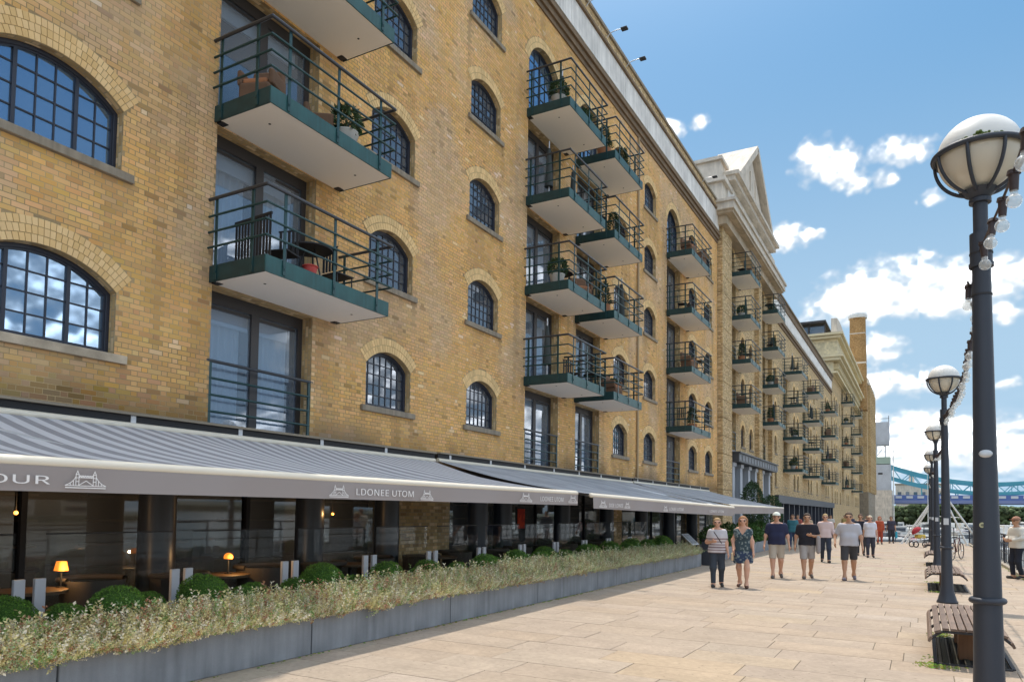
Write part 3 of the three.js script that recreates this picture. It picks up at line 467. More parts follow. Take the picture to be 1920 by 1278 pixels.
{
  const Z0 = -124, zA = -101.6, zB = -147.5, L = zA - zB, zc = (zA + zB) / 2 - Z0, S = [5.4, 8.4, 11.5, 14.6, 17.6];
  farHouse({ h: block, Z0, zA, zB, yB: 0, yT: 20, wins: [-104.6, -107.2, -111.6, -122, -125, -138, -141, -144].map((z) => [z, [3.3, 6.4, 9.5, 12.6, 15.7], { ...SLIM, sp: 1.2, w: 1.2 }, 'w']), doors: [-115.5, -131.5].map((z) => [z, 2, S.map((y, i) => [y + .3, i > 3 ? 1.9 : 2.3])]) });
  putBalconies(block, Z0, bFar2, [[-114, S], [-130, S]]);
  mesh('frieze', planarUV(box(1.2, 1.7, L + .3, -.4, 20.6, zc)), M.cream, block);
  for (let z = zA - 1; z > zB; z -= 1.6) mesh('cornice_bracket', box(.7, .8, .5, .45, 20.9, z - Z0), M.cream, block);
  mesh('cornice', merge([box(1.2, .25, L + .6, .1, 20.0, zc), box(2.2, .4, L + 1.6, .0, 21.65, zc), box(2.7, .3, L + 2, .1, 22.0, zc)]), M.cream, block);
  mesh('attic', planarUV(box(7.5, 2.6, L - .6, -3.1, 23.3, zc)), M.cream, block);
  mesh('attic_window', box(1.6, 1.4, .06, -4.6, 23.2, zA - Z0 - .26), M.glass, block);
  mesh('cornice', merge([box(8.4, .35, L + .6, -3.1, 24.6, zc), box(9, .3, L + 1.2, -3.1, 24.95, zc)]), M.cream, block);
  const s = new THREE.Shape(); s.moveTo(0, 0); s.lineTo(26, 0); s.quadraticCurveTo(24, 1.5, 12, 2.1); s.quadraticCurveTo(4, 2.7, 0, 2.1); s.closePath();
  mesh('curved_gable', planarUV(new THREE.ExtrudeGeometry(s, { depth: .7, bevelEnabled: false }).rotateY(Math.PI / 2).translate(-.1, 25.1, zA - Z0 - .8)), M.stone, block);
  mesh('roof_terrace', merge([box(7, .25, 20, -4.2, 26.9, -112 - Z0), ...[0, 1, 2, 3].map((k) => box(.15, 1.7, .15, -.9 - k * 2, 26, zA - Z0 - 1.2))]), M.frameBrown, block);
  mesh('roof_glazing', box(6.5, 1.5, .06, -4.2, 25.9, zA - Z0 - 1.6), M.glass, block);
  mesh('roof_plant', planarUV(merge([box(4, 1.1, 6, -6.5, 27.6, -106 - Z0), cyl(.5, .5, .9, 12, -6.5, 27.3, -102.4 - Z0)])), M.concrete, block);
  const roofBody = mesh('rear_body', planarUV(box(9, 22, L - .8, -5.1, 11, zc)), M.brickWall, block);
}
const chim = thing('brick_chimney', 'tall square brick chimney with a white domed cap behind the cream block', 'chimney', [-9.45, 0, -141]);
{
  const f = (a, b, y0, y1) => { const g = new THREE.CylinderGeometry(b * Math.SQRT1_2, a * Math.SQRT1_2, y1 - y0, 4, 1).rotateY(Math.PI / 4).translate(0, (y0 + y1) / 2, 0); return planarUV(g.toNonIndexed()); };
  mesh('stack', f(2.75, 2.4, 20, 36.2), M.brickChim ??= new THREE.MeshStandardMaterial({ map: perM(brickMap, 1 / 3.6), color: L3(.75, .62, .48), roughness: .95 }), chim); mesh('band', box(2.62, .3, 2.62, 0, 28.2, 0), M.stone, chim); mesh('band', box(2.5, .16, 2.5, 0, 33.4, 0), M.stone, chim);
  mesh('cap', merge([cyl(1.5, 1.55, .5, 24, 0, 36.2, 0), new THREE.SphereGeometry(1.5, 24, 8, 0, Math.PI * 2, 0, Math.PI / 2).scale(1, .62, 1).translate(0, 36.7, 0)]), M.whitePaint, chim);
}
const endB = house('striped_end_building', 'brick end building with white vertical strips at the end of the row', -159, -8.6);
{
  const Z0 = -159; mesh('wall', planarUV(box(8, 26, 21, -4, 13, 0)), M.brickWall, endB); mesh('plinth', planarUV(box(8.3, 6, 21.4, -4, 3, 0)), M.sill, endB);
  for (const z of [8.5, 4.5, .5, -3.5, -7.5]) { mesh('pilaster', planarUV(box(.5, 20, 1.2, .25, 16, z - 1)), M.brickWall, endB); mesh('white_strip', box(.2, 17, 1.1, .1, 15.2, z - 3), M.whitePaint, endB); mesh('window', box(.12, 2.2, 1.0, .1, 4.6, z - 3), M.glass, endB); }
  mesh('parapet', planarUV(box(8.6, 1, 21.6, -4, 26.4, 0)), M.stone, endB);
}
// floodlights on the parapet
for (const [z, t] of [[-24.3, 'second floodlight from the left on the long parapet'], [-26.3, 'third floodlight from the left on the long parapet'], [-37.6, 'floodlight on the parapet nearest the pedimented house'], [-22.4, 'floodlight at the top edge, leftmost on the parapet']]) {
  const f = thing('floodlight', t, 'floodlight', [-9.85, 19.12, z], 'floodlights along the parapet'); mesh('arm', tubeAlong([V(0, -.1, 0), V(.15, .04, 0), V(.4, .08, 0), V(.6, .06, 0)], .016), M.galv, f); mesh('lamp_head', rbox(.24, .07, .2, .02, .68, .04, 0), M.dark, f);
}
// ---------- awnings ----------
const stripeTex = (() => { const t = tex(1024, (u, v, i, j) => { const k = (u * 7) % 1, e = step(.46, .5, k) - step(.96, 1, k), n = (hash(i, j) - .5) * .05 + .04 * (fbm(u * 20, v * 20, 3) - .5); return toS([lerp(.54, .265, e) + n, lerp(.53, .255, e) + n, lerp(.545, .27, e) + n]); }, { h: 128 }); return t; })();
function awning(label, z0, z1, xw, xf, yw, yf0, yf1, mat, vh0, vh1, sag, letters) {
  const a = thing('awning', label, 'awning', [xf, 0, (z0 + z1) / 2], 'awnings over the restaurant terrace'), zc = (z0 + z1) / 2, W = xf - xw, n = Math.max(20, Math.round((z0 - z1) * 6)), m = 16;
  const pos = [], uv = [], idx = [], yf = (t) => lerp(yf0, yf1, t);
  for (let i = 0; i <= n; i++) for (let j = 0; j <= m; j++) { const t = i / n, v = j / m, z = lerp(z0, z1, t) - zc; pos.push(-W + W * v, lerp(yw, yf(t), v) - sag * Math.sin(Math.PI * v) * (1 + .5 * Math.sin(z * 1.15)) + .012 * Math.sin(z * 3.1 + v * 2) * Math.sin(Math.PI * v), z); uv.push((z - 40) / 2.1 + .04 * v * Math.sin(z * .7), v * 2.2 / 2); }
  for (let i = 0; i < n; i++) for (let j = 0; j < m; j++) { const p = i * (m + 1) + j; idx.push(p, p + 1, p + m + 1, p + 1, p + m + 2, p + m + 1); }
  const g = new THREE.BufferGeometry(); g.setAttribute('position', new THREE.Float32BufferAttribute(pos, 3)); g.setAttribute('uv', new THREE.Float32BufferAttribute(uv, 2)); g.setIndex(idx); g.computeVertexNormals();
  mesh('fabric', g, mat, a);
  const P = (x, y, z) => V(x, y, z), ends = [z0 - zc, z1 - zc];
  mesh('front_bar', merge([rod(P(0, yf0 - .03, ends[0]), P(0, yf1 - .03, ends[1]), .05, 12), sph(.05, 0, yf0 - .03, ends[0]), sph(.05, 0, yf1 - .03, ends[1])]), M.awnBar ??= std(.74, .67, .55, .5), a);
  // valance
  const vp = [], vu = [], vi = []; for (let i = 0; i <= n; i++) { const t = i / n, z = lerp(z0, z1, t) - zc, y = yf(t) - .06, w = .012 * Math.sin(z * 2.3) + .006 * Math.sin(z * 7); vp.push(.045, y, z, .045 + w, y - lerp(vh0, vh1, t), z); vu.push(z, 0, z, .3); }
  for (let i = 0; i < n; i++) { const p = i * 2; vi.push(p, p + 1, p + 2, p + 1, p + 3, p + 2); }
  const vg = new THREE.BufferGeometry(); vg.setAttribute('position', new THREE.Float32BufferAttribute(vp, 3)); vg.setAttribute('uv', new THREE.Float32BufferAttribute(vu, 2)); vg.setIndex(vi); vg.computeVertexNormals();
  mesh('valance', vg, M.valance ??= std(.315, .28, .27, .9, 0, { side: THREE.DoubleSide }), a);
  mesh('cassette', merge([rod(P(-W + .06, yw + .0, ends[0]), P(-W + .06, yw + .0, ends[1]), .05, 12)]), M.awnBar, a); mesh('hood', box(.1, .1, z0 - z1, -W + .02, yw + .1, 0), M.black, a); mesh('flashing', box(.2, .035, z0 - z1, -W + .04, yw + .17, 0), M.sill, a);
  mesh('wall_bracket', merge(Array.from({ length: Math.round((z0 - z1) / 1.9) }, (_, k) => box(.1, .14, .08, -W + .03, yw + .1, ends[0] - .5 - k * 1.9))), M.galv, a);
  for (let z = ends[0] - 1; z > ends[1] + .6; z -= 3.2) mesh('folding_arm', merge([rod(P(-W + .1, yw - .1, z), P(-W / 2, (yw + yf0) / 2 - .16, z - .9), .03), rod(P(-W / 2, (yw + yf0) / 2 - .16, z - .9), P(-.05, yf0 - .1, z), .026)]), M.galv, a);
  for (const [txt, za, zb, yb, hgt, logo] of letters) { // white print on the valance
    const w = za - zb, cv = document.createElement('canvas'); cv.width = 512; cv.height = Math.max(64, Math.round(512 * hgt / w)); const c = cv.getContext('2d'), Hc = cv.height; c.clearRect(0, 0, 512, Hc); c.fillStyle = c.strokeStyle = '#e9e6e4';
    if (logo) { const s = 512 / 100; c.scale(s, Hc / 48); c.lineWidth = 1.8; c.lineCap = 'round'; c.fillRect(3, 42.5, 94, 2.6); c.beginPath(); c.moveTo(3, 39); c.lineTo(97, 39); for (const q of [-1, 1]) { const x = 50 + q * 20; c.rect(x - 3.4, 12, 6.8, 27); c.moveTo(x - 3.4, 12); c.lineTo(x, 4); c.lineTo(x + 3.4, 12); c.moveTo(x - 3.4, 20); c.lineTo(x + 3.4, 20); c.moveTo(x - 3.4, 29); c.lineTo(x + 3.4, 29); c.moveTo(x + q * 3.4, 17); c.quadraticCurveTo(x + q * 10, 32, 50 + q * 47, 38.6); c.moveTo(x + q * 9, 28); c.lineTo(x + q * 9, 39); c.moveTo(x + q * 16, 34); c.lineTo(x + q * 16, 39); c.moveTo(50 + q * 17, 38); c.lineTo(50, 27); } c.moveTo(33, 15); c.lineTo(67, 15); c.moveTo(33, 19.5); c.lineTo(67, 19.5); for (let k = 0; k < 6; k++) { c.moveTo(34 + k * 5.6, 19.5); c.lineTo(36.8 + k * 5.6, 15); c.lineTo(39.6 + k * 5.6, 19.5); } c.stroke(); }
    else { c.font = Math.round(Hc * .92) + 'px sans-serif'; c.textBaseline = 'middle'; c.textAlign = 'center'; const tw = c.measureText(txt).width; c.save(); c.translate(256, Hc * .54); c.scale(500 / tw, 1); c.fillText(txt, 0, 0); c.restore(); }
    const tx = new THREE.CanvasTexture(cv); tx.colorSpace = THREE.SRGBColorSpace; const lm = new THREE.MeshStandardMaterial({ map: tx, transparent: true, roughness: .8 });
    const p = mesh(logo ? 'bridge_emblem' : 'lettering', new THREE.PlaneGeometry(w, hgt).rotateY(Math.PI / 2), lm, a); p.position.set(.066, yb + hgt / 2, (za + zb) / 2 - zc);
  }
}
const fabricStripe = new THREE.MeshPhysicalMaterial({ map: stripeTex, roughness: .9, side: THREE.DoubleSide, transmission: .06, thickness: 0, bumpMap: perM(fineBump, 3), bumpScale: .0015 });
const fabricBlue = new THREE.MeshPhysicalMaterial({ color: L3(.42, .44, .48), map: perM(grain, 1), roughness: .9, side: THREE.DoubleSide, transmission: .05, thickness: 0 });
awning('long striped grey awning with bridge emblem, nearest the camera', 3.5, -13.98, -9.95, -6.28, 2.86, 2.07, 2.13, fabricStripe, .20, .22, .11,
  [['OUR', -2.9, -3.40, 1.87, .105], ['', -3.5, -3.87, 1.85, .17, 1], ['', -6.62, -6.98, 1.845, .17, 1], ['LDONEE UTOM', -7.08, -8.34, 1.875, .125], ['', -8.46, -8.79, 1.845, .165, 1], ['', -11.4, -11.9, 1.87, .18, 1], ['LOONEE UTOM', -12.2, -13.25, 1.89, .13], ['', -13.45, -13.93, 1.88, .18, 1]]);
awning('grey-blue awning in the middle with its far corner dipping low', -14.12, -27.3, -9.95, -6.0, 2.88, 2.09, 1.97, fabricBlue, .24, .28, .07,
  [['', -14.4, -14.85, 1.80, .18, 1], ['DOE LONEE', -14.95, -15.85, 1.81, .12], ['', -15.9, -16.3, 1.80, .17, 1], ['', -18.8, -19.2, 1.75, .18, 1], ['LONEE UTOM', -19.3, -20.7, 1.76, .13], ['LONEE UTOM', -23.6, -25.6, 1.73, .12]]);
awning('short pale grey awning farthest along, over the planting by the entrance', -27.45, -39.2, -9.95, -6.15, 2.9, 2.05, 2.06, fabricBlue, .28, .24, .06, []);

// ---------- concrete planter ----------
const planter = thing('concrete_planter', 'long low grey concrete planter in front of the restaurant terrace', 'planter', [-6.3, 0, -11]);
{
  const Z0 = -11, g = once('pseg', () => planarUV(rbox(.14, .46, 2.905, .012, -.07, .23, 0)));
  for (let z = 2.27; z > -22; z -= 2.92) { const m = mesh('wall_segment', g, M.concrete, planter); m.position.set(rr(-.002, .002), 0, z - 1.46 - Z0); }
  mesh('wall_segment', planarUV(rbox(.14, .46, 2.6, .012, -.07, .23, 0)), M.concrete, planter).position.set(0, 0, -22.42 - Z0);
  mesh('end_panel', planarUV(rbox(1.2, .46, .14, .012, -.74, .23, 0)), M.concrete, planter).position.set(0, 0, -23.66 - Z0);
  mesh('back_panel', planarUV(box(.12, .46, 26, -1.3, .23, -10.8 - Z0)), M.concrete, planter);
  stuff(mesh('soil', box(1.12, .04, 25.9, -.7, .40, -10.8 - Z0), std(.05, .035, .022, .98), planter));
}
// leaves
function leafQuad(l, w) { const g = new THREE.BufferGeometry(); g.setAttribute('position', new THREE.Float32BufferAttribute([0, 0, 0, w / 2, l * .45, .1 * l, 0, l, 0, 0, 0, 0, 0, l, 0, -w / 2, l * .45, .1 * l], 3)); g.computeVertexNormals(); return g; }
const leafMat = (r, g, b) => new THREE.MeshPhysicalMaterial({ color: L3(r, g, b), roughness: .75, transmission: .25, thickness: 0, side: THREE.DoubleSide, vertexColors: true });
function foliage(n, place, l, w, col) { const base = leafQuad(l, w).attributes.position.array, pos = new Float32Array(n * 18), nor = new Float32Array(n * 18), cl = new Float32Array(n * 18), q = new THREE.Quaternion(), v = V(), up = V(0, 1, 0); for (let i = 0; i < n; i++) { const [p, dir, s] = place(i); q.setFromUnitVectors(up, dir.normalize()).multiply(new THREE.Quaternion().setFromAxisAngle(up, rnd() * 6.28)); const c = col(p, dir); const A = []; for (let k = 0; k < 6; k++) { v.set(base[k * 3], base[k * 3 + 1], base[k * 3 + 2]).multiplyScalar(s).applyQuaternion(q).add(p); A.push(v.clone()); pos.set([v.x, v.y, v.z], i * 18 + k * 3); cl.set(c, i * 18 + k * 3); } for (let t = 0; t < 2; t++) { const nn = A[t * 3 + 1].clone().sub(A[t * 3]).cross(A[t * 3 + 2].clone().sub(A[t * 3])).normalize(); for (let k = 0; k < 3; k++) nor.set([nn.x, nn.y, nn.z], i * 18 + (t * 3 + k) * 3); } } const g = new THREE.BufferGeometry(); g.setAttribute('position', new THREE.BufferAttribute(pos, 3)); g.setAttribute('normal', new THREE.BufferAttribute(nor, 3)); g.setAttribute('color', new THREE.BufferAttribute(cl, 3)); return g; }
const sphereDir = () => { const z = rr(-1, 1), a = rr(0, 6.283), s = Math.sqrt(1 - z * z); return V(s * Math.cos(a), z, s * Math.sin(a)); };
{ // clipped box balls
  const GR = leafMat(1, 1, 1), mk = (n, l) => foliage(n, () => { const d = sphereDir(), r = .93 + .10 * rnd() + .16 * (fbm(d.x * 3 + 9, d.y * 3 + d.z * 2, 3) - .5); return [d.clone().multiplyScalar(r), d.clone().add(sphereDir().multiplyScalar(.9)), rr(.7, 1.2)]; }, l, l * .55, (p) => { const k = rr(.55, 1.35), t = rnd() < .25 ? 1.35 : 1; return [.13 * k * t, .27 * k * t, .028 * k]; });
  const geos = [mk(5200, .075), mk(5200, .078), mk(2600, .10)], core = sph(.93, 0, 0, 0, 24, 16), coreM = std(.04, .10, .012, .95);
  const ORD = 'first second third fourth fifth sixth seventh eighth ninth tenth eleventh twelfth thirteenth fourteenth fifteenth sixteenth seventeenth eighteenth nineteenth twentieth twenty-first twenty-second twenty-third twenty-fourth twenty-fifth twenty-sixth twenty-seventh twenty-eighth'.split(' '), B = [[-3.55, .24, .62], [-4.0, .2, .56], [-4.42, .26, .64], [-4.9, .2, .58], [-5.5, .27, .66], [-5.95, .19, .58], [-6.3, .2, .57], [-7.35, .29, .66], [-7.9, .2, .56], [-7.0, .22, .56], [-8.7, .26, .64], [-9.35, .2, .57], [-9.9, .24, .62], [-10.6, .21, .58], [-11.3, .26, .64], [-12, .22, .6], [-12.7, .27, .65], [-13.5, .24, .62], [-14.2, .28, .64], [-15, .23, .6], [-15.9, .28, .65], [-16.8, .25, .62], [-17.7, .3, .64], [-18.6, .25, .62], [-19.6, .3, .66], [-20.6, .27, .64], [-21.6, .32, .68], [-22.6, .28, .64]];
  const words = ['leftmost small', 'low', 'broad second', 'small fourth', 'large round', 'little', 'small low', 'biggest', 'low small', 'half hidden', 'round', 'small', 'full round', 'modest', 'dense round', 'squat', 'bright round', 'plump', 'wide', 'small shaded', 'rounded', 'middling', 'wide domed', 'compact', 'broad', 'low domed', 'largest far', 'last'];
  B.forEach(([z, r, y], i) => { const o = thing('box_shrub', `${words[i]} clipped green box ball, ${ORD[i]} from the left in the planter`, 'shrub', [-6.98 + .12 * ((i * 7) % 3 - 1), .42, z], 'clipped box balls in the planter'); const gy = y - .42 + .05; const f = mesh('foliage', geos[i < 8 ? i % 2 : 2], GR, o), c = mesh('crown_core', core, coreM, o); for (const q of [f, c]) { q.position.y = gy; q.scale.set(r, r * .95, r); q.rotation.set(0, i * 1.7, 0); } mesh('stem', cyl(.02, .015, Math.max(.1, gy), 6), std(.1, .07, .04), o); });
}
{ // trailing variegated plants along the front of the planter: one mass
  const n = 26000, sprig = [foliage(13, (i) => [V(0, .015 + i * .012, 0), V(Math.cos(i * 2.4), .55 + .2 * rnd(), Math.sin(i * 2.4)), rr(.7, 1.15)], .031, .019, () => { const k = rr(.75, 1.25); return [k, k, k]; })][0];
  const im = new THREE.InstancedMesh(sprig, leafMat(1, 1, 1), n), t = new THREE.Object3D(); im.name = 'variegated_shrubs'; const c = new THREE.Color();
  for (let i = 0; i < n; i++) {
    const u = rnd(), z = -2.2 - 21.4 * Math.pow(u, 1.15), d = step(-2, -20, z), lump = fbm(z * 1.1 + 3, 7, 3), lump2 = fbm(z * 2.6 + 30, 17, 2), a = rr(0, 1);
    // outline: from behind the wall, over its top, hanging down the face
    const H = .11 + .16 * lump + .09 * Math.sin(Math.PI * clamp((-z - 2) / 20)), hang = .0 + .10 * lump2 * (1 - .35 * d); let x, y, out;
    if (a < .72) { const b = rnd(); x = -6.72 + .5 * b; y = .44 + (H * Math.sin(Math.PI * (.25 + .7 * b))) * Math.sqrt(rnd()); out = (b - .5) * 1.4; } else { const b = rnd(); x = -6.27 + .05 * rnd() + .06 * Math.sin(b * Math.PI); y = .46 - hang * b + .14 * lump * (1 - b) * rnd(); out = 1.2; }
    t.position.set(x, y, z); t.rotation.set(rr(-.9, .9), rr(0, 6.28), -out * rr(.4, 1)); const s = (rnd() < .06 ? 1.5 : rr(.6, 1.05)) * (a < .62 ? 1 : .85); t.scale.set(s, s, s); t.updateMatrix(); im.setMatrixAt(i, t.matrix);
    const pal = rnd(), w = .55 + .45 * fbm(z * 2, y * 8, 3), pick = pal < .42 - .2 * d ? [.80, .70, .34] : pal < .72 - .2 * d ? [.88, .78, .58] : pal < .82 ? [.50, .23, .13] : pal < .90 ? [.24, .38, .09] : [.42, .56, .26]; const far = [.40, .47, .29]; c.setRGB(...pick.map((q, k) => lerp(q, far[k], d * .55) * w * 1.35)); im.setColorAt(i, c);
  }
  stuff(im); im.userData.label = 'pale variegated plants spilling over the front of the long concrete planter'; scene.add(im);
}
// ---------- glass screens on the terrace ----------
{
  const proto = new THREE.Group(); const S = 1.76;
  for (const q of [-1, 1]) mesh('post', rbox(.05, .96, .11, .008, 0, .48, q * (S / 2 - .1)), std(.66, .68, .73, .45, .2), proto);
  mesh('pane', new THREE.PlaneGeometry(S - .3, .86).rotateY(Math.PI / 2).translate(.0, .98, 0), M.clear2 ??= new THREE.MeshPhysicalMaterial({ color: L3(.9, .93, .93), metalness: 0, roughness: .02, transmission: 1, thickness: 0, ior: 1.32 }), proto);
  
  mesh('edge_strip', box(.014, .016, S - .3, 0, 1.415, 0), M.dark, proto);
  for (let i = 0; i < 12; i++) copyOf(proto, 'glass_screen', i === 0 ? 'terrace glass screen, leftmost behind the clipped box balls' : `${['', 'second', 'third', 'fourth', 'fifth', 'sixth', 'seventh', 'eighth', 'ninth', 'tenth', 'eleventh', 'twelfth'][i]} glass screen from the left along the terrace, with pale posts`, [-7.95, 0, -3.3 - i * S], rr(-.015, .015), 'glass screens along the terrace', 'screen');
}
// ---------- terrace furniture behind the screens ----------
{
  const wood = std(.10, .06, .03, .5), seatM = std(.03, .034, .045, .9), tb = new THREE.Group();
  mesh('table_top', cyl(.38, .38, .035, 24, 0, .715, 0), wood, tb); mesh('column', cyl(.035, .035, .7, 10, 0, .01, 0), M.black, tb); mesh('base', cyl(.24, .2, .03, 20, 0, 0, 0), M.black, tb);
  const ch = new THREE.Group(); mesh('seat', rbox(.52, .16, .5, .05, 0, .38, 0, 3), seatM, ch);
  { const g = new THREE.CylinderGeometry(.36, .33, .42, 20, 4, true, Math.PI * .15, Math.PI * .9 + .9); mesh('backrest', merge([g.toNonIndexed().translate(0, .6, 0), new THREE.TorusGeometry(.36, .035, 8, 20, Math.PI * 1.18).rotateX(Math.PI / 2).rotateY(Math.PI * 1.85).translate(0, .81, 0)]), std(.075, .062, .055, .9, 0, { side: THREE.DoubleSide }), ch); }
  for (const [x, z] of [[-.2, -.2], [.2, -.2], [-.2, .2], [.2, .2]]) mesh('leg', cyl(.015, .02, .32, 6, x, 0, z), M.black, ch);
  const zs = [-4.6, -7.2, -9.9, -12.6, -15.4, -18.2, -21.0], nm = ['first', 'second', 'third', 'fourth', 'fifth', 'sixth', 'last'];
  zs.forEach((z, i) => { copyOf(tb, 'terrace_table', `round terrace table under the awning, ${nm[i]} from the left`, [-8.75, .01, z], 0, 'terrace tables', 'table'); for (const q of [-1, 1]) { copyOf(ch, 'tub_chair', `tub chair ${q > 0 ? 'left' : 'right'} of the ${nm[i]} terrace table`, [-8.75 + .1 * q, .01, z + q * .78], q > 0 ? 2.4 : 5.4, 'tub chairs on the terrace', 'chair'); } });
  const glow = new THREE.MeshStandardMaterial({ color: L3(.6, .2, .04), emissive: L3(1, .24, .02), emissiveIntensity: .85, roughness: .8 });
  for (const [x, y, z, lab, hang] of [[-8.8, .755, -4.97, 'glowing orange square table lamp at the left end', 0], [-8.75, .755, -7.3, 'glowing orange dome lamp on the second terrace table', 0], [-9.1, 1.62, -4.6, 'small glowing bulb hanging at the far left', 1], [-9.1, 1.62, -9.8, 'small glowing pendant bulb below the emblem lettering', 1]]) {
    const l = thing(hang ? 'pendant_bulb' : 'table_lamp', lab, 'lamp', [x, y, z]);
    if (hang) { mesh('glowing_bulb', sph(.024, 0, 0, 0), new THREE.MeshStandardMaterial({ color: L3(1, .6, .2), emissive: L3(1, .36, .05), emissiveIntensity: 2 }), l); mesh('cord', rod(V(0, .03, 0), V(0, .9, 0), .005), M.black, l); }
    else { mesh('lamp_shade', z > -6 ? new THREE.CylinderGeometry(.055, .08, .11, 4, 1).rotateY(Math.PI / 4).translate(0, .25, 0) : new THREE.SphereGeometry(.065, 16, 8, 0, 6.29, 0, Math.PI * .6).translate(0, .24, 0), glow, l); mesh('stem', cyl(.012, .012, .2, 8), M.black, l); mesh('foot', cyl(.05, .05, .015, 14), M.black, l); }
    const p = new THREE.PointLight(new THREE.Color(1, .55, .2), hang ? .25 : .35, 6, 2); p.position.set(x + .14, y + (hang ? 0 : .24), z); p.castShadow = true; p.name = 'lamp_light'; scene.add(p);
  }
  const pic = thing('framed_print', 'orange framed print on the restaurant wall under the middle awning', 'picture', [-9.45, 1.2, -17.4]); mesh('frame', rbox(.04, .62, .5, .01, 0, .31, 0), M.black, pic); mesh('print', box(.012, .52, .4, .026, .31, 0), new THREE.MeshStandardMaterial({ map: tex(64, (u, v) => { const f = fbm(u * 5, v * 5, 4); return f > .5 ? [.85, .26, .08] : [.72, .16, .05]; }), roughness: .7 }), pic);
}
// menu board at the planter's end, bin beside it
{
  const b = thing('menu_board', 'tilted grey menu board at the right end of the planter', 'sign', [-6.55, .46, -23.4]); mesh('board', rbox(.5, .025, .75, .006), M.galv, b).position.set(.05, .42, 0); b.children[0].rotation.z = -.75; mesh('stand', rod(V(0, 0, 0), V(.02, .42, 0), .02), M.dark, b); mesh('sheet', box(.4, .004, .6), M.concrete, b).position.set(.065, .434, 0); b.children[2].rotation.z = -.75;
  const n = thing('litter_bin', 'dark grey square bin just past the planter', 'bin', [-6.2, 0, -24.7]); mesh('body', rbox(.45, .78, .45, .03, 0, .39, 0), std(.05, .055, .07, .5), n); mesh('lid', rbox(.48, .08, .48, .03, 0, .82, 0), M.black, n); mesh('notice', box(.01, .2, .2, .228, .6, 0), std(.2, .35, .6), n);
}
// planting by the entrance
{
  const GM = leafMat(1, 1, 1), bush = (n, rx, ry, rz, l, c) => foliage(n, () => { const d = sphereDir(), k = .55 + .45 * Math.cbrt(rnd()) + .3 * (fbm(d.x * 2.2 + 5, d.y * 2.2 + d.z * 2.2, 3) - .5); return [V(d.x * rx * k, d.y * ry * k, d.z * rz * k), d.clone().add(sphereDir()), rr(.6, 1.2)]; }, l, l * .4, () => { const k = rr(.5, 1.4); return c.map((x) => x * k); });
  const trees = [['bushy_tree', 'tall dark green bushy tree against the entrance pillars', -8.75, -44.9, .62, 1.3, 2.3, [.035, .085, .022]], ['bushy_tree', 'smaller green tree right of the tall bushy tree by the entrance', -8.5, -49.4, .7, 1.2, 1.7, [.04, .095, .03]]];
  for (const [n, lab, x, z, r, ry, y, c] of trees) { const t = thing(n, lab, 'tree', [x, 0, z]); mesh('crown', bush(3000, r, ry, r, .15, c).translate(0, y, 0), GM, t); mesh('trunk', cyl(.07, .04, y, 8), std(.09, .07, .05), t); mesh('tub', cyl(.28, .36, .5, 16), M.concrete, t); }
  const bed = thing('low_planter', 'second low grey planter with leafy plants beyond the menu board', 'planter', [-6.4, 0, -32.5]); mesh('wall', planarUV(rbox(.9, .46, 11, .012, -.5, .23, 0)), M.concrete, bed);
  const P = [[-27.8, .45], [-29.2, .35], [-30.6, .5], [-32.2, .38], [-33.8, .48], [-35.2, .4], [-36.8, .5]]; const q = ['first', 'second', 'third', 'fourth', 'fifth', 'sixth', 'last'];
  P.forEach(([z, r], i) => { const s = thing('leafy_plant', `bright leafy plant, ${q[i]} in the second low planter`, 'plant', [-6.85, .44, z], 'leafy plants in the second planter'); mesh('foliage', bush(900, r, r * .9, r * 1.3, .17, [.07, .17, .03]).translate(0, r * .8, 0), GM, s); mesh('stem', cyl(.03, .02, r * .8, 6), std(.1, .09, .04), s); });
}
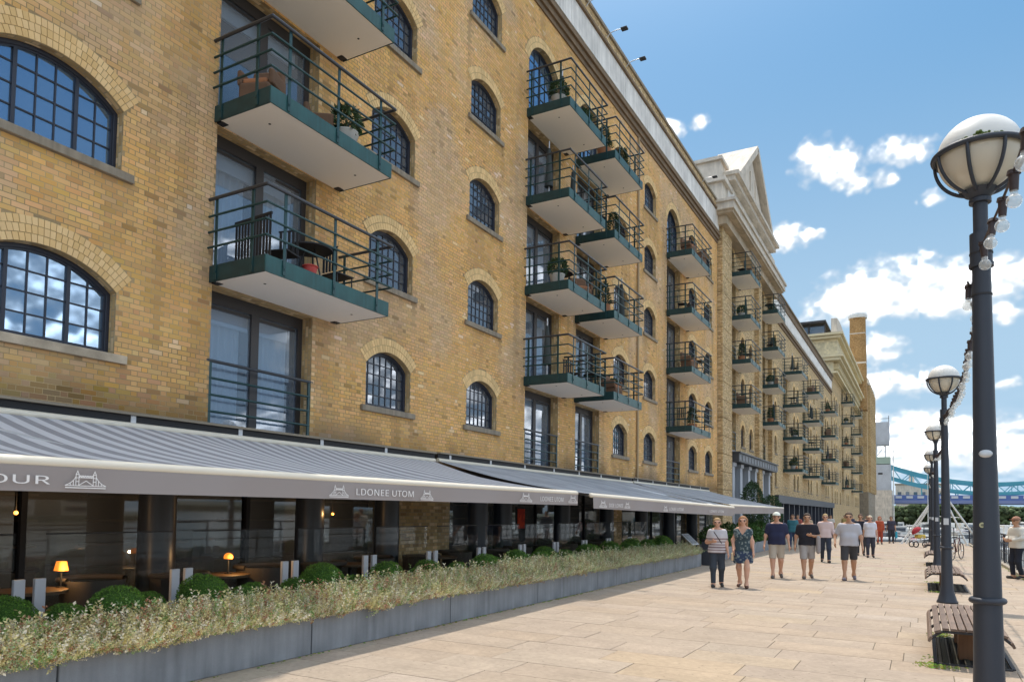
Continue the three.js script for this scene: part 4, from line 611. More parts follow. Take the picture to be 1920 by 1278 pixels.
// ---------- lamp posts ----------
{
  const post = new THREE.Group(), Y = 4.5, r = .282;
  mesh('shaft', new THREE.LatheGeometry([[.001, 0], [.19, 0], [.19, .03], [.17, .06], [.13, .2], [.108, .36], [.1, .6], [.092, 1.2], [.075, 2.4], [.062, 3.62], [.062, 3.68]].map(([x, y]) => new THREE.Vector2(x, y)), 28), M.lampPost, post);
  mesh('collar', new THREE.TorusGeometry(.1, .024, 10, 32).rotateX(Math.PI / 2).translate(0, 1.1, 0), M.lampPost, post);
  mesh('sleeve', merge([cyl(.075, .075, .26, 20, 0, 3.62, 0), cyl(.05, .05, .3, 20, 0, 3.86, 0), cyl(.083, .083, .03, 20, 0, 3.62, 0)]), M.lampPost, post);
  const globe = new THREE.MeshPhysicalMaterial({ color: L3(.80, .74, .62), roughness: .4, transmission: .3, thickness: 0 });
  mesh('globe', new THREE.SphereGeometry(r, 32, 16, 0, 6.2832, Math.PI / 2 - .02, Math.PI / 2 + .02).translate(0, Y, 0), globe, post);
  mesh('cap', new THREE.SphereGeometry(r * 1.02, 32, 16, 0, 6.2832, 0, Math.PI / 2).scale(1, .98, 1).translate(0, Y, 0), std(.72, .70, .66, .4), post);
  mesh('ring', new THREE.TorusGeometry(r * 1.09, .021, 10, 48).rotateX(Math.PI / 2).translate(0, Y, 0), M.lampPost, post);
  for (let k = 0; k < 8; k++) { const a = k / 8 * Math.PI * 2 + .3, P = []; for (let q = 0; q <= 10; q++) { const t = q / 10 * 1.38, R = r * lerp(1.1, 1.12, q / 10); P.push(V(R * Math.cos(t) * Math.cos(a), Y - R * Math.sin(t) * 1.0, R * Math.cos(t) * Math.sin(a))); } mesh('rib', new THREE.TubeGeometry(new THREE.CatmullRomCurve3(P), 20, .0135, 6), M.lampPost, post); }
  mesh('base_cup', merge([cyl(.06, .12, .07, 20, 0, Y - r - .07, 0), cyl(.075, .075, .03, 20, 0, Y - r - .1, 0)]), M.lampPost, post);
  const lab = ['tall dark lamp post nearest the camera, with oval plate and round sticker', 'second lamp post from the camera, rising behind the first bench', 'third lamp post from the camera, its globe just left of the second shaft', 'fourth lamp post, half hidden behind the third one', 'farthest lamp post at the end of the promenade row'];
  lab.forEach((l, i) => {
    const p = copyOf(post, 'lamp_post', l, [.42, 0, -6.55 - 10.6 * i], 0, 'lamp posts along the promenade', 'lamp post');
    if (i === 0) {
      const pl = mesh('oval_plate', new THREE.SphereGeometry(1, 24, 8).scale(.045, .03, .012), M.galv, p); pl.position.set(0, 2.19, .078);
      const st = mesh('round_sticker', new THREE.CylinderGeometry(.02, .02, .004, 18).rotateX(Math.PI / 2), std(.45, .43, .25, .7), p); st.position.set(-.03, 1.66, .08); const s2 = mesh('sticker_centre', new THREE.CylinderGeometry(.009, .009, .004, 14).rotateX(Math.PI / 2), std(.15, .15, .1), p); s2.position.set(-.03, 1.66, .083);
      mesh('strap', merge([cyl(.079, .079, .012, 24, 0, 3.72, 0), cyl(.07, .07, .012, 24, 0, 3.4, 0)]), M.dark, p);
      const moss = []; for (let k = 0; k < 34; k++) { const a = rr(1.1, 2.1), q = rr(.006, .016); moss.push(new THREE.IcosahedronGeometry(q, 0).translate(Math.cos(a) * r * 1.05, Y + .015 + (a > 1.3 && a < 1.8 ? rr(0, .035) : rr(0, .012)), Math.sin(a) * r * 1.05)); } mesh('moss_patch', merge(moss), std(.09, .13, .025, .95), p);
    } else mesh('notice_plate', box(.09, .13, .01, 0, 1.62, .1), M.galv, p);
  });
}
// ---------- strings of clear bulbs between the lamp posts ----------
{
  const socket = merge([cyl(.017, .021, .075, 10, 0, -.08, 0), cyl(.027, .024, .018, 10, 0, -.012, 0)]), bulb = merge([new THREE.SphereGeometry(.031, 14, 10).translate(0, -.125, 0), cyl(.016, .014, .03, 10, 0, -.1, 0)]);
  const bulbM = new THREE.MeshPhysicalMaterial({ color: L3(.92, .93, .92), roughness: .05, transmission: .72, thickness: 0, ior: 1.5, metalness: 0 }), sock = std(.045, .03, .03, .55);
  const spans = [[4.05, -6.55, 'string of clear bulbs coming in from the right to the nearest lamp post', .19, 20], [-6.55, -17.15, 'string of clear bulbs sagging between the first and second lamp posts', .06, 26], [-17.15, -27.75, 'string of clear bulbs between the second and third lamp posts', .2, 22], [-27.75, -38.35, 'string of clear bulbs between the third and fourth lamp posts', .22, 20], [-38.35, -48.95, 'farthest string of clear bulbs before the last lamp post', .5, 16]];
  for (const [za, zb, lab, sag, n] of spans) {
    const zc = (za + zb) / 2, s = thing('string_lights', lab, 'string lights', [.42, 0, zc], 'strings of bulbs along the lamp posts'), ya = za === -6.55 ? 3.52 : 3.72, yb = 3.74, f = (t) => V(.075 * Math.sin(Math.PI * t) + .012 * Math.sin(t * 17) - (za < 0 && t < .1 ? .09 * (1 - t * 10) : 0), lerp(ya, yb, t) - sag * 4 * t * (1 - t), lerp(za, zb, t) - zc);
    const P = []; for (let i = 0; i <= 30; i++) P.push(f(i / 30)); mesh('cable', merge([new THREE.TubeGeometry(new THREE.CatmullRomCurve3(P), 90, .0085, 6), new THREE.TubeGeometry(new THREE.CatmullRomCurve3(P.map((p, i) => p.clone().add(V(.012, .03 + .012 * Math.sin(i * 2), 0)))), 60, .003, 5)]), sock, s);
    for (let i = 0; i < n; i++) { const t = (i + .5 + rr(-.25, .25)) / n, p = f(t), q = rr(-.2, .2), a = rr(-.25, .25); const so = mesh('socket', socket, sock, s), b = mesh('bulb', bulb, bulbM, so); so.position.copy(p); so.rotation.set(q, rr(0, 3), a); so.scale.setScalar(1.3); }
  }
}
// ---------- benches over slatted grates ----------
{
  const slatT = std(.20, .135, .10, .75, 0, { map: perM(streak, 1.2), bumpMap: perM(fineBump, 2), bumpScale: .002 }), slatT2 = std(.25, .17, .125, .75, 0, { map: perM(streak, 1.2) });
  const bench = new THREE.Group(), L = 2.75, n = 11;
  for (let i = 0; i < n; i++) { const t = i / (n - 1) * 2 - 1, x = .40 * t, drop = Math.abs(t) > .72 ? (Math.abs(t) - .72) : 0, y = .455 - .10 * drop / .28 - (drop > .2 ? .02 : 0), ang = -Math.sign(t) * Math.min(1.15, drop / .28 * 1.15); const s = mesh('slat', once('slat', () => planarUV(rbox(.067, .03, L, .006), 1)), i % 3 ? slatT : slatT2, bench); s.position.set(x * (1 - .03 * drop), y - .02, rr(-.008, .008)); s.rotation.z = ang; }
  for (const z of [-1.34, -.45, .45, 1.34]) { const P = []; for (let i = 0; i <= 12; i++) { const t = i / 12 * 2 - 1, d = Math.max(0, Math.abs(t) - .72); P.push(V(.405 * t, .405 - .10 * d / .28, 0)); } const rib = mesh('rib', new THREE.TubeGeometry(new THREE.CatmullRomCurve3(P), 16, .018, 6), M.dark, bench); rib.position.z = z; }
  for (const z of [-.62, .62]) { const p = mesh('pedestal', planarUV(rbox(.2, .4, .24, .02, 0, .2, 0)), std(.20, .10, .05, .7, 0, { map: perM(streak, 1.5) }), bench); p.position.z = z; p.rotation.x = z > 0 ? .14 : -.14; }
  const lb = ['wooden slatted bench nearest the camera, curled down at both edges', 'second slatted bench, left of the second lamp post base', 'third slatted bench between the third and fourth lamp posts', 'farthest slatted bench along the lamp row'];
  lb.forEach((l, i) => copyOf(bench, 'slatted_bench', l, [.46, 0, -11.15 - i * 9.6], 0, 'slatted benches along the promenade', 'bench'));
  const grate = new THREE.Group(); for (const z of [-1.05, 1.05]) mesh('frame_end', box(.74, .02, .05, 0, .008, z), M.dark, grate); for (const x of [-.38, .38]) mesh('frame_side', box(.04, .022, 2.04, x, .008, 0), M.dark, grate); mesh('pit', box(.7, .01, 2.06, 0, .004, 0), std(.006, .006, .005, 1), grate);
  for (let k = 0; k < 6; k++) mesh('bar', box(.055, .02, 2.05), std(.055, .05, .03, .9, 0, { map: perM(streak, 2) }), grate).position.set(-.28 + k * .112, .014, 0);
  ['mossy slatted ground grate under the nearest bench', 'ground grate under the second bench', 'ground grate under the third bench'].forEach((l, i) => copyOf(grate, 'ground_grate', l, [.5, 0, -11.05 - i * 9.7], 0, 'ground grates under the benches', 'grate'));
}
// ---------- railing on the river edge ----------
{
  const r = thing('river_railing', 'dark metal railing along the river edge on the right', 'railing', [2.6, 0, -25]), m = M.lampPost, z0 = 4 + 25, z1 = -54 + 25;
  for (let z = z0; z >= z1; z -= 2) mesh('post', once('rpost', () => merge([rbox(.06, 1.12, .06, .008, 0, .56, 0), cyl(.06, .05, .03, 10)])), m, r).position.z = z;
  for (const [y, q] of [[1.1, .03], [.78, .018], [.45, .018], [.14, .018]]) mesh('rail', rod(V(0, y, z0), V(0, y, z1), q, 8), m, r);
  const baluster = once('rbal', () => cyl(.018, .018, .98, 6, 0, .13, 0)); for (let z = -14; z >= z1 + 2; z -= .62) mesh('baluster', baluster, m, r).position.z = z + 12;
  const e = thing('end_railing', 'low dark railing across the far end of the promenade', 'railing', [-.8, 0, -54.2]); for (let x = -3.2; x <= 3.4; x += .82) mesh('post', once('epost', () => rbox(.05, 1.05, .05, .008, 0, .52, 0)), m, e).position.x = x; for (const y of [1.03, .7, .38]) mesh('rail', rod(V(-3.2, y, 0), V(3.4, y, 0), .018, 8), m, e);
}
// ---------- white slanted masts, boats, bridge ----------
{
  const w = M.whitePaint, t = thing('white_strut_frame', 'white slanted struts forming a frame at the end of the promenade', 'strut frame', [.9, 0, -51.5]);
  for (const [a, b] of [[V(-2.05, 0, 0), V(.05, 3.3, -.2)], [V(-1.8, 0, -.5), V(.1, 3.3, -.2)], [V(1.45, 0, .2), V(.1, 3.3, -.2)], [V(2.2, 0, -.6), V(.15, 3.3, -.2)]]) mesh('strut', rod(a, b, .06, 12, .045), w, t); mesh('apex_plate', rbox(.3, .2, .3, .03, .08, 3.35, -.2), w, t);
  for (const [x, z] of [[-2.05, 0], [1.45, .2]]) mesh('foot', cyl(.12, .12, .04, 14, x, 0, z), w, t);
  const hullM = [std(.72, .72, .70, .3), std(.05, .07, .16, .35), std(.35, .05, .05, .35), std(.10, .11, .12, .4), std(.60, .58, .50, .4)];
  const boat = (x, z, L, turn, hc, mast, lab) => {
    const b = thing('moored_boat', lab, 'boat', [x, -1.9, z], 'boats moored beyond the promenade', turn), B = L * .3, H = L * .15;
    const P = [], idx = [], N = 10; for (let i = 0; i <= N; i++) { const q = i / N, wd = B / 2 * Math.sqrt(Math.max(0, 1 - Math.pow(q, 3.2))) * (.82 + .18 * Math.min(1, q * 4)), h = H * (1 + .35 * q * q), X = -L / 2 + q * L; P.push(X, h, -wd, X, h, wd, X - .02 * L * q, -.15, wd * .7, X - .02 * L * q, -.15, -wd * .7); } for (let i = 0; i < N; i++) for (let k = 0; k < 4; k++) { const a = i * 4 + k, c = i * 4 + (k + 1) % 4; idx.push(a, c, a + 4, c, c + 4, a + 4); } idx.push(0, 1, 2, 0, 2, 3);
    let g = new THREE.BufferGeometry(); g.setAttribute('position', new THREE.Float32BufferAttribute(P, 3)); g.setIndex(idx); g = g.toNonIndexed(); g.computeVertexNormals(); mesh('hull', g, new THREE.MeshStandardMaterial({ ...{}, color: hullM[hc].color, roughness: .35, side: THREE.DoubleSide }), b);
    mesh('cabin', rbox(L * .4, L * .12, B * .62, .06, -L * .05, H + L * .06, 0, 2), hullM[0], b); mesh('window', box(L * .34, L * .045, B * .64, -L * .04, H + L * .075, 0), M.glass, b); mesh('deck', rbox(L * .7, .05, B * .66, .02, -L * .1, H + .02, 0), hullM[4], b);
    if (mast) { mesh('mast', merge([cyl(.06, .04, L * 1.1, 8, L * .08, H, 0), rod(V(L * .08, H + L * .22, 0), V(-L * .35, H + L * .2, 0), .05, 8)]), hullM[0], b); } else mesh('rail', tubeAlong([V(L * .2, H * 1.1 + .5, -B * .3), V(L * .47, H * 1.3 + .5, 0), V(L * .2, H * 1.1 + .5, B * .3)], .03), M.galv, b);
    return b;
  };
  const N = ['white cabin cruiser', 'navy hulled boat', 'red hulled boat', 'grey workboat', 'cream cruiser'];
  [[-2.2, -66, 7, .5, 0, 0], [1.6, -62, 6, 2.7, 4, 0], [5.6, -64, 7.5, .3, 0, 0], [8.5, -66, 6.5, 2.9, 2, 0], [-3, -80, 8, .2, 2, 1], [.8, -76, 7, 2.6, 3, 0], [4.4, -80, 8, .4, 0, 0], [8.6, -84, 9, 2.8, 0, 0], [-3, -98, 9, .2, 0, 0], [1.4, -96, 8.5, .4, 1, 0], [5.8, -102, 9, 2.8, 2, 0], [10.6, -104, 10, .2, 0, 0], [-4, -122, 10, .3, 0, 0], [1.5, -124, 10, 2.7, 4, 1], [7, -126, 10, .3, 0, 0], [13, -128, 11, 2.7, 3, 0], [4.6, -57.5, 6, 1.45, 2, 0]].forEach(([x, z, L, a, c, m], i) => boat(x, z, L, a, c, m, `${N[c]} ${m ? 'with a mast ' : ''}moored ${['close to the promenade end', 'in the second row of moorings', 'in the third row of moorings', 'farthest out towards the bridge'][z > -70 ? 0 : z > -90 ? 1 : z > -110 ? 2 : 3]}, ${x < -1 ? 'at the left' : x < 3 ? 'left of the lamp posts' : x < 7 ? 'right of the lamp posts' : 'at the right'}`));
  // pontoons
  for (const [z, l] of [[-70, 'nearest floating pontoon between the moored boats'], [-90, 'second floating pontoon between the moored boats'], [-113, 'farthest floating pontoon between the moored boats']]) { const p = thing('pontoon', l, 'pontoon', [5, -1.9, z]); mesh('deck', box(19, .35, 1.6, 0, .2, 0), std(.30, .26, .2, .9), p); for (let x = -8; x <= 8; x += 4) mesh('pile', cyl(.15, .15, 3.2, 10, x, -.4, .95), M.dark, p); }
  // suspension bridge
  const b = thing('suspension_bridge', 'teal and blue suspension bridge crossing the river in the distance', 'bridge', [5, -1.9, -190]), teal = std(.08, .36, .47, .5), blue = std(.09, .16, .42, .5), wh = std(.62, .64, .68, .6);
  const xs = (x) => x - 5, y0 = 1.9, up = (x) => 9.0 + .0098 * Math.pow(Math.abs(x - 14.5), 2), lo = (x) => 6.9 + .0085 * Math.pow(Math.abs(x - 14.5), 2);
  for (const z of [0, -12]) {
    const U = [], Lw = []; for (let x = -10; x <= 60; x += 2) { U.push(V(xs(x), up(x) + y0, z)); Lw.push(V(xs(x), lo(x) + y0, z)); }
    mesh('chain', merge(U.slice(1).map((p, i) => beam(U[i], p, .55, .4))), teal, b); mesh('chain', merge(Lw.slice(1).map((p, i) => beam(Lw[i], p, .55, .4))), teal, b);
    mesh('lattice', merge(U.flatMap((p, i) => i % 2 === 0 && i + 2 < U.length ? [beam(p, Lw[i + 1], .16, .16), beam(Lw[i + 1], U[i + 2], .16, .16), beam(p, Lw[i], .14, .14)] : [])), teal, b);
    for (let x = -7; x < 60; x += 7) mesh('hanger', box(.26, lo(x) - 6.4, .26, xs(x), (lo(x) + 6.4) / 2 + y0, z), teal, b);
    mesh('parapet', box(72, 1.15, .3, xs(25), 5.9 + y0, z), blue, b); for (let x = -9; x < 60; x += 2.2) mesh('parapet_panel', box(1.3, .55, .1, xs(x), 6.0 + y0, z + .2), wh, b);
    mesh('girder', box(72, .75, .5, xs(25), 4.95 + y0, z), std(.20, .24, .44, .6), b);
  }
  mesh('deck', box(72, .5, 12, xs(25), 5.1 + y0, -6), M.dark, b);
  for (const x of [-6, 62]) mesh('pier', planarUV(box(7, 8, 15, xs(x) - 5, 2.5, -6)), M.stone, b);
  // pale clad tower at the near end of the bridge
  const tw = thing('clad_tower', 'pale grey sheeted scaffold tower at the left end of the bridge', 'tower', [-7.7, -1.9, -187]), sheet = std(.62, .65, .70, .8, 0, { map: perM(grain, .2) });
  mesh('lower_box', box(3.4, 6.1, 3.4, 0, 12.1, 0), sheet, tw); mesh('green_top', box(3.2, 1.6, 3.2, 0, 16.1, 0), std(.35, .45, .38, .8), tw); mesh('neck', merge([box(.2, 3.2, .2, -1.2, 18.3, 1), box(.2, 3.2, .2, .6, 18.3, 1), box(.2, 3.2, .2, -1.2, 18.3, -1), box(.2, 3.2, .2, .6, 18.3, -1), beam(V(-1.2, 16.9, 1), V(.6, 19.6, 1), .15, .15)]), wh, tw); mesh('upper_box', box(3.1, 5.2, 3.2, -.1, 22.2, 0), sheet, tw); mesh('top_rail', merge([box(.12, 1.6, .12, 1.4, 25.4, 1.4), box(.12, 1.1, .12, -1.5, 25.2, 1.4), box(3, .1, .1, 0, 25.6, 1.4)]), M.dark, tw); mesh('mark', box(.9, .4, .05, -.4, 13.1, 1.73), M.dark, tw); mesh('base', planarUV(box(5, 9.5, 5, -.6, 4.6, 0)), M.stone, tw);
  const sb = thing('stone_hall', 'pale stone building with a small turret behind the bridge deck', 'building', [-.5, -1.9, -240]); mesh('wall', planarUV(box(12, 12.5, 8, 0, 6.2, 0)), M.stone, sb); mesh('turret', merge([cyl(.8, .7, 3, 10, -2, 12.5, 0), cyl(.9, 0, 1.4, 10, -2, 15.5, 0)]), M.stone, sb); mesh('roof', box(12.4, .4, 8.4, 0, 12.6, 0), M.sill, sb);
  for (let x = -5; x <= 5; x += 2) mesh('window', box(.9, 1.6, .1, x, 9.6, 4.02), M.glass, sb);
  // treeline on the far bank: one mass
  const n = 5200, im = new THREE.InstancedMesh(new THREE.IcosahedronGeometry(1, 0), std(1, 1, 1, .95), n), t2 = new THREE.Object3D(); im.name = 'far_treeline';
  for (let i = 0; i < n; i++) { const x = -40 + 105 * rnd(), hgt = 3.2 + 3.4 * fbm(x * .11, 4, 3), y = -1 + (hgt + 1) * Math.sqrt(rnd()), s = rr(.25, .8); t2.position.set(x, y, -212 - rr(0, 6)); t2.scale.set(s, s * .8, s); t2.rotation.set(rr(0, 3), rr(0, 3), 0); t2.updateMatrix(); im.setMatrixAt(i, t2.matrix); const k = rr(.5, 1.5); im.setColorAt(i, L3(.10 * k, .13 * k, .055 * k)); }
  stuff(im); im.userData.label = 'green trees along the far bank under the bridge deck'; scene.add(im);
  // the opposite bank of the river, seen in the panes
  const cols = [[.42, .36, .28], [.5, .47, .42], [.35, .24, .18], [.45, .40, .33]];
  for (let i = 0; i < 9; i++) { const w = 22 + (i * 7) % 13, hh = 13 + (i * 5) % 14, o = thing('riverside_building', `${['tan', 'pale', 'reddish', 'stone'][i % 4]} building on the opposite bank, ${['first', 'second', 'third', 'fourth', 'fifth', 'sixth', 'seventh', 'eighth', 'ninth'][i]} downstream of the bridge`, 'building', [245, 0, -150 + i * 34]); mesh('wall', box(20, hh, w, 0, hh / 2, 0), std(...cols[i % 4], .9), o); mesh('windows', merge(Array.from({ length: Math.floor(hh / 3.4) }, (_, f) => box(.2, 1.6, w - 3, -10.05, 2.4 + f * 3.3, 0))), M.dark, o); mesh('roof', box(20.6, .6, w + .6, 0, hh + .3, 0), M.sill, o); }
}
// ---------- things on the balconies ----------
{
  const wick = std(.20, .115, .07, .9, 0, { bumpMap: perM(fineBump, 6), bumpScale: .006 }), blackM = std(.02, .02, .022, .55), terra = std(.40, .17, .08, .85), potW = std(.52, .50, .46, .7), GM = leafMat(1, 1, 1);
  const arm = new THREE.Group(); mesh('seat', rbox(.56, .3, .54, .06, 0, .25, 0, 3), wick, arm); mesh('backrest', rbox(.1, .5, .56, .05, -.25, .6, 0, 3), wick, arm); for (const q of [-1, 1]) mesh('armrest', rbox(.5, .26, .09, .04, 0, .5, q * .27, 3), wick, arm); mesh('cushion', rbox(.46, .1, .42, .04, .02, .43, 0, 3), terra, arm); 
  const mc = new THREE.Group(); mesh('seat', rbox(.42, .03, .42, .01, 0, .45, 0), blackM, mc); for (let k = 0; k < 5; k++) mesh('back_slat', rbox(.02, .42, .05, .006, -.2, .7, -.16 + k * .08), blackM, mc); mesh('top_rail', rod(V(-.2, .92, -.2), V(-.2, .92, .2), .015), blackM, mc); for (const [x, z] of [[-.18, -.18], [.18, -.18], [-.18, .18], [.18, .18]]) mesh('leg', cyl(.013, .013, .45, 6, x, 0, z), blackM, mc);
  const tb = new THREE.Group(); mesh('table_top', cyl(.38, .38, .025, 24, 0, .7, 0), blackM, tb); for (let k = 0; k < 3; k++) mesh('leg', rod(V(.3 * Math.cos(k * 2.1), 0, .3 * Math.sin(k * 2.1)), V(.1 * Math.cos(k * 2.1), .7, .1 * Math.sin(k * 2.1)), .014), blackM, tb);
  const bush = (n, r, c) => foliage(n, () => { const d = sphereDir(), k = .5 + .5 * Math.cbrt(rnd()); return [d.clone().multiplyScalar(r * k), d.clone().add(sphereDir()), rr(.6, 1.2)]; }, .12, .05, () => { const k = rr(.5, 1.4); return c.map((x) => x * k); });
  const pot = new THREE.Group(); mesh('pot', new THREE.LatheGeometry([[.001, 0], [.16, 0], [.22, .36], [.235, .37], [.235, .4], [.2, .4], [.19, .36]].map(([x, y]) => new THREE.Vector2(x, y)), 20), potW, pot); mesh('foliage', bush(600, .26, [.045, .09, .025]).translate(0, .6, 0), GM, pot); mesh('stem', cyl(.02, .02, .3, 6, 0, .35, 0), wick, pot);
  const con = new THREE.Group(); mesh('pot', cyl(.2, .24, .4, 16), terra, con); mesh('foliage', foliage(900, () => { const y = rnd() * .72, a = rr(0, 6.28), r = .22 * (1 - y) * Math.sqrt(rnd()) + .03; return [V(r * Math.cos(a), .45 + y * 1.0, r * Math.sin(a)), V(Math.cos(a), .5, Math.sin(a)), rr(.6, 1.1)]; }, .1, .03, () => { const k = rr(.4, 1.3); return [.03 * k, .075 * k, .022 * k]; }), GM, con); mesh('stem', cyl(.025, .02, .6, 6, 0, .3, 0), wick, con);
  const par = new THREE.Group(); mesh('canopy', new THREE.CylinderGeometry(.05, .13, 1.15, 10).translate(0, 1.0, 0), std(.05, .06, .06, .9), par); mesh('pole', cyl(.02, .02, 1.8, 8), M.galv, par); mesh('base', cyl(.25, .22, .08, 16), M.concrete, par);
  const scr = new THREE.Group(); for (let k = 0; k < 12; k++) mesh('slat', box(.012, .8, .05, 0, .42, -.42 + k * .077), blackM, scr); for (const y of [.03, .83]) mesh('crossbar', box(.03, .04, .92, 0, y, 0), blackM, scr);
  const ord = ['lowest', 'second lowest', 'third', 'top'], F = (i) => SOFF[i] + .22, colName = ['nearest balcony stack', 'second balcony stack', 'third balcony stack', 'fourth balcony stack'];
  const put = (src, name, cat, desc, col, lev, x, z, turn = 0) => copyOf(src, name, `${desc}, ${ord[lev]} balcony of the ${colName[col]}`, [-10 + x, F(lev), z], turn, undefined, cat);
  put(arm, 'wicker_armchair', 'chair', 'brown wicker armchair with terracotta cushion', 0, 1, .55, -8.25, -1.2); put(arm, 'wicker_armchair', 'chair', 'brown wicker armchair by the right rail', 0, 1, .45, -9.75, .6); put(pot, 'potted_bush', 'plant', 'pale pot with a dark bush', 0, 1, .85, -9.95, .3);
  put(scr, 'slatted_screen', 'screen', 'black slatted screen', 0, 0, .62, -8.1, 1.5); put(mc, 'metal_chair', 'chair', 'black metal chair left of the table', 0, 0, .6, -8.75, -1.3); put(tb, 'metal_table', 'table', 'round black metal table', 0, 0, .65, -9.35, 0); put(mc, 'metal_chair', 'chair', 'black metal chair right of the table', 0, 0, .6, -10.1, 1.5); put(terraPot(), 'flower_pot', 'pot', 'small red pot', 0, 0, 1.1, -8.9);
  put(pot, 'potted_bush', 'plant', 'round bush in a pale pot', 0, 2, .8, -9.4, 1);
  const list = [[arm, 'wicker_armchair', 'chair', 'wicker armchair'], [con, 'potted_conifer', 'plant', 'pointed conifer in a terracotta pot'], [pot, 'potted_bush', 'plant', 'bushy plant in a pale pot'], [mc, 'metal_chair', 'chair', 'black metal chair'], [tb, 'metal_table', 'table', 'small round black table'], [par, 'folded_parasol', 'parasol', 'folded dark parasol']];
  const zs = [0, -19.85, -23.4, -33.7]; for (let c = 1; c < 4; c++) for (let l = 0; l < 4; l++) for (let k = 0; k < 3; k += (c + l) % 2 + 1) { const [s, n, cat, d] = list[(c * 5 + l * 3 + k * 2 + (l > 1 ? k : 0)) % 6]; put(s, n, cat, `${['left', 'middle', 'right'][k]} ${d}`, c, l, .5 + .3 * ((k + l) % 2), zs[c] + .85 - .85 * k, rr(-2, 2)); }
  // farther balconies: plants and chairs, too small to show their parts
  const hn = ['pedimented house', 'second banded warehouse', 'cream topped block'];
  const far = [[0, -45.6, [7.95, 10.6, 13.25, 15.9]], [0, -55.2, [7.95, 10.6, 13.25, 15.9]], [1, -65.5, [5.2, 7.85, 10.55, 13.3]], [1, -77, [5.2, 7.85, 10.55, 13.3]], [1, -92, [5.2, 7.85, 10.55, 13.3]], [2, -115.6, [5.4, 8.4, 11.5, 14.6, 17.6]]], fl = ['lowest', 'second', 'third', 'fourth', 'fifth'], st = ['near', 'far', 'near', 'middle', 'far', 'near'];
  far.forEach(([h, z, ys], q) => ys.forEach((y, i) => { [[list[(q + i) % 6], .4], [list[(q * 2 + i + 3) % 6], -.7]].forEach(([L, dz], k) => copyOf(L[0], L[1], `${k ? 'far' : 'near'} ${L[3]}, ${fl[i]} balcony of the ${st[q]} stack, ${hn[h]}`, [-9.4, y + .22, z + dz], i + k, undefined, L[2])); }));
  function terraPot() { const g = new THREE.Group(); mesh('pot', cyl(.09, .12, .2, 14), std(.5, .06, .05, .6), g); mesh('rim', new THREE.TorusGeometry(.12, .015, 8, 18).rotateX(Math.PI / 2).translate(0, .2, 0), std(.5, .06, .05, .6), g); return g; }
}
// ---------- people: one smooth skin from joints, clothes over it ----------
function nets(field, lo, hi, cell) {
  const n = [0, 1, 2].map((k) => Math.ceil((hi[k] - lo[k]) / cell) + 2), [nx, ny, nz] = n, F = new Float32Array(nx * ny * nz), at = (i, j, k) => (k * ny + j) * nx + i;
  for (let k = 0; k < nz; k++) for (let j = 0; j < ny; j++) for (let i = 0; i < nx; i++) F[at(i, j, k)] = field(lo[0] + i * cell, lo[1] + j * cell, lo[2] + k * cell);
  const id = new Int32Array(nx * ny * nz).fill(-1), P = [], idx = [];
  for (let k = 0; k < nz - 1; k++) for (let j = 0; j < ny - 1; j++) for (let i = 0; i < nx - 1; i++) {
    let s = 0, c = 0, X = 0, Y = 0, Z = 0; const v = []; for (let q = 0; q < 8; q++) v.push(F[at(i + (q & 1), j + ((q >> 1) & 1), k + (q >> 2))]);
    for (let q = 0; q < 8; q++) if (v[q] < 0) s++; if (!s || s === 8) continue;
    for (let a = 0; a < 8; a++) for (const b of [1, 2, 4]) if (!(a & b)) { const u = v[a], w = v[a | b]; if ((u < 0) !== (w < 0)) { const t = u / (u - w); X += (a & 1) + (b === 1 ? t : 0); Y += ((a >> 1) & 1) + (b === 2 ? t : 0); Z += (a >> 2) + (b === 4 ? t : 0); c++; } }
    id[at(i, j, k)] = P.length / 3; P.push(lo[0] + (i + X / c) * cell, lo[1] + (j + Y / c) * cell, lo[2] + (k + Z / c) * cell);
  }
  const quad = (a, b, c, d, f) => { if (a < 0 || b < 0 || c < 0 || d < 0) return; f ? idx.push(a, b, c, a, c, d) : idx.push(a, c, b, a, d, c); };
  for (let k = 1; k < nz - 1; k++) for (let j = 1; j < ny - 1; j++) for (let i = 1; i < nx - 1; i++) {
    const f = F[at(i, j, k)] < 0;
    if (f !== F[at(i + 1, j, k)] < 0) quad(id[at(i, j - 1, k - 1)], id[at(i, j, k - 1)], id[at(i, j, k)], id[at(i, j - 1, k)], f);
    if (f !== F[at(i, j + 1, k)] < 0) quad(id[at(i - 1, j, k - 1)], id[at(i - 1, j, k)], id[at(i, j, k)], id[at(i, j, k - 1)], f);
    if (f !== F[at(i, j, k + 1)] < 0) quad(id[at(i - 1, j - 1, k)], id[at(i, j - 1, k)], id[at(i, j, k)], id[at(i - 1, j, k)], f);
  }
  const N = new Float32Array(P.length), h = cell * .5; for (let q = 0; q < P.length; q += 3) { const [x, y, z] = [P[q], P[q + 1], P[q + 2]]; const a = field(x + h, y, z) - field(x - h, y, z), b = field(x, y + h, z) - field(x, y - h, z), c = field(x, y, z + h) - field(x, y, z - h), l = Math.hypot(a, b, c) || 1; N[q] = a / l; N[q + 1] = b / l; N[q + 2] = c / l; }
  const g = new THREE.BufferGeometry(); g.setAttribute('position', new THREE.Float32BufferAttribute(P, 3)); g.setAttribute('normal', new THREE.BufferAttribute(N, 3)); g.setIndex(idx); return g;
}
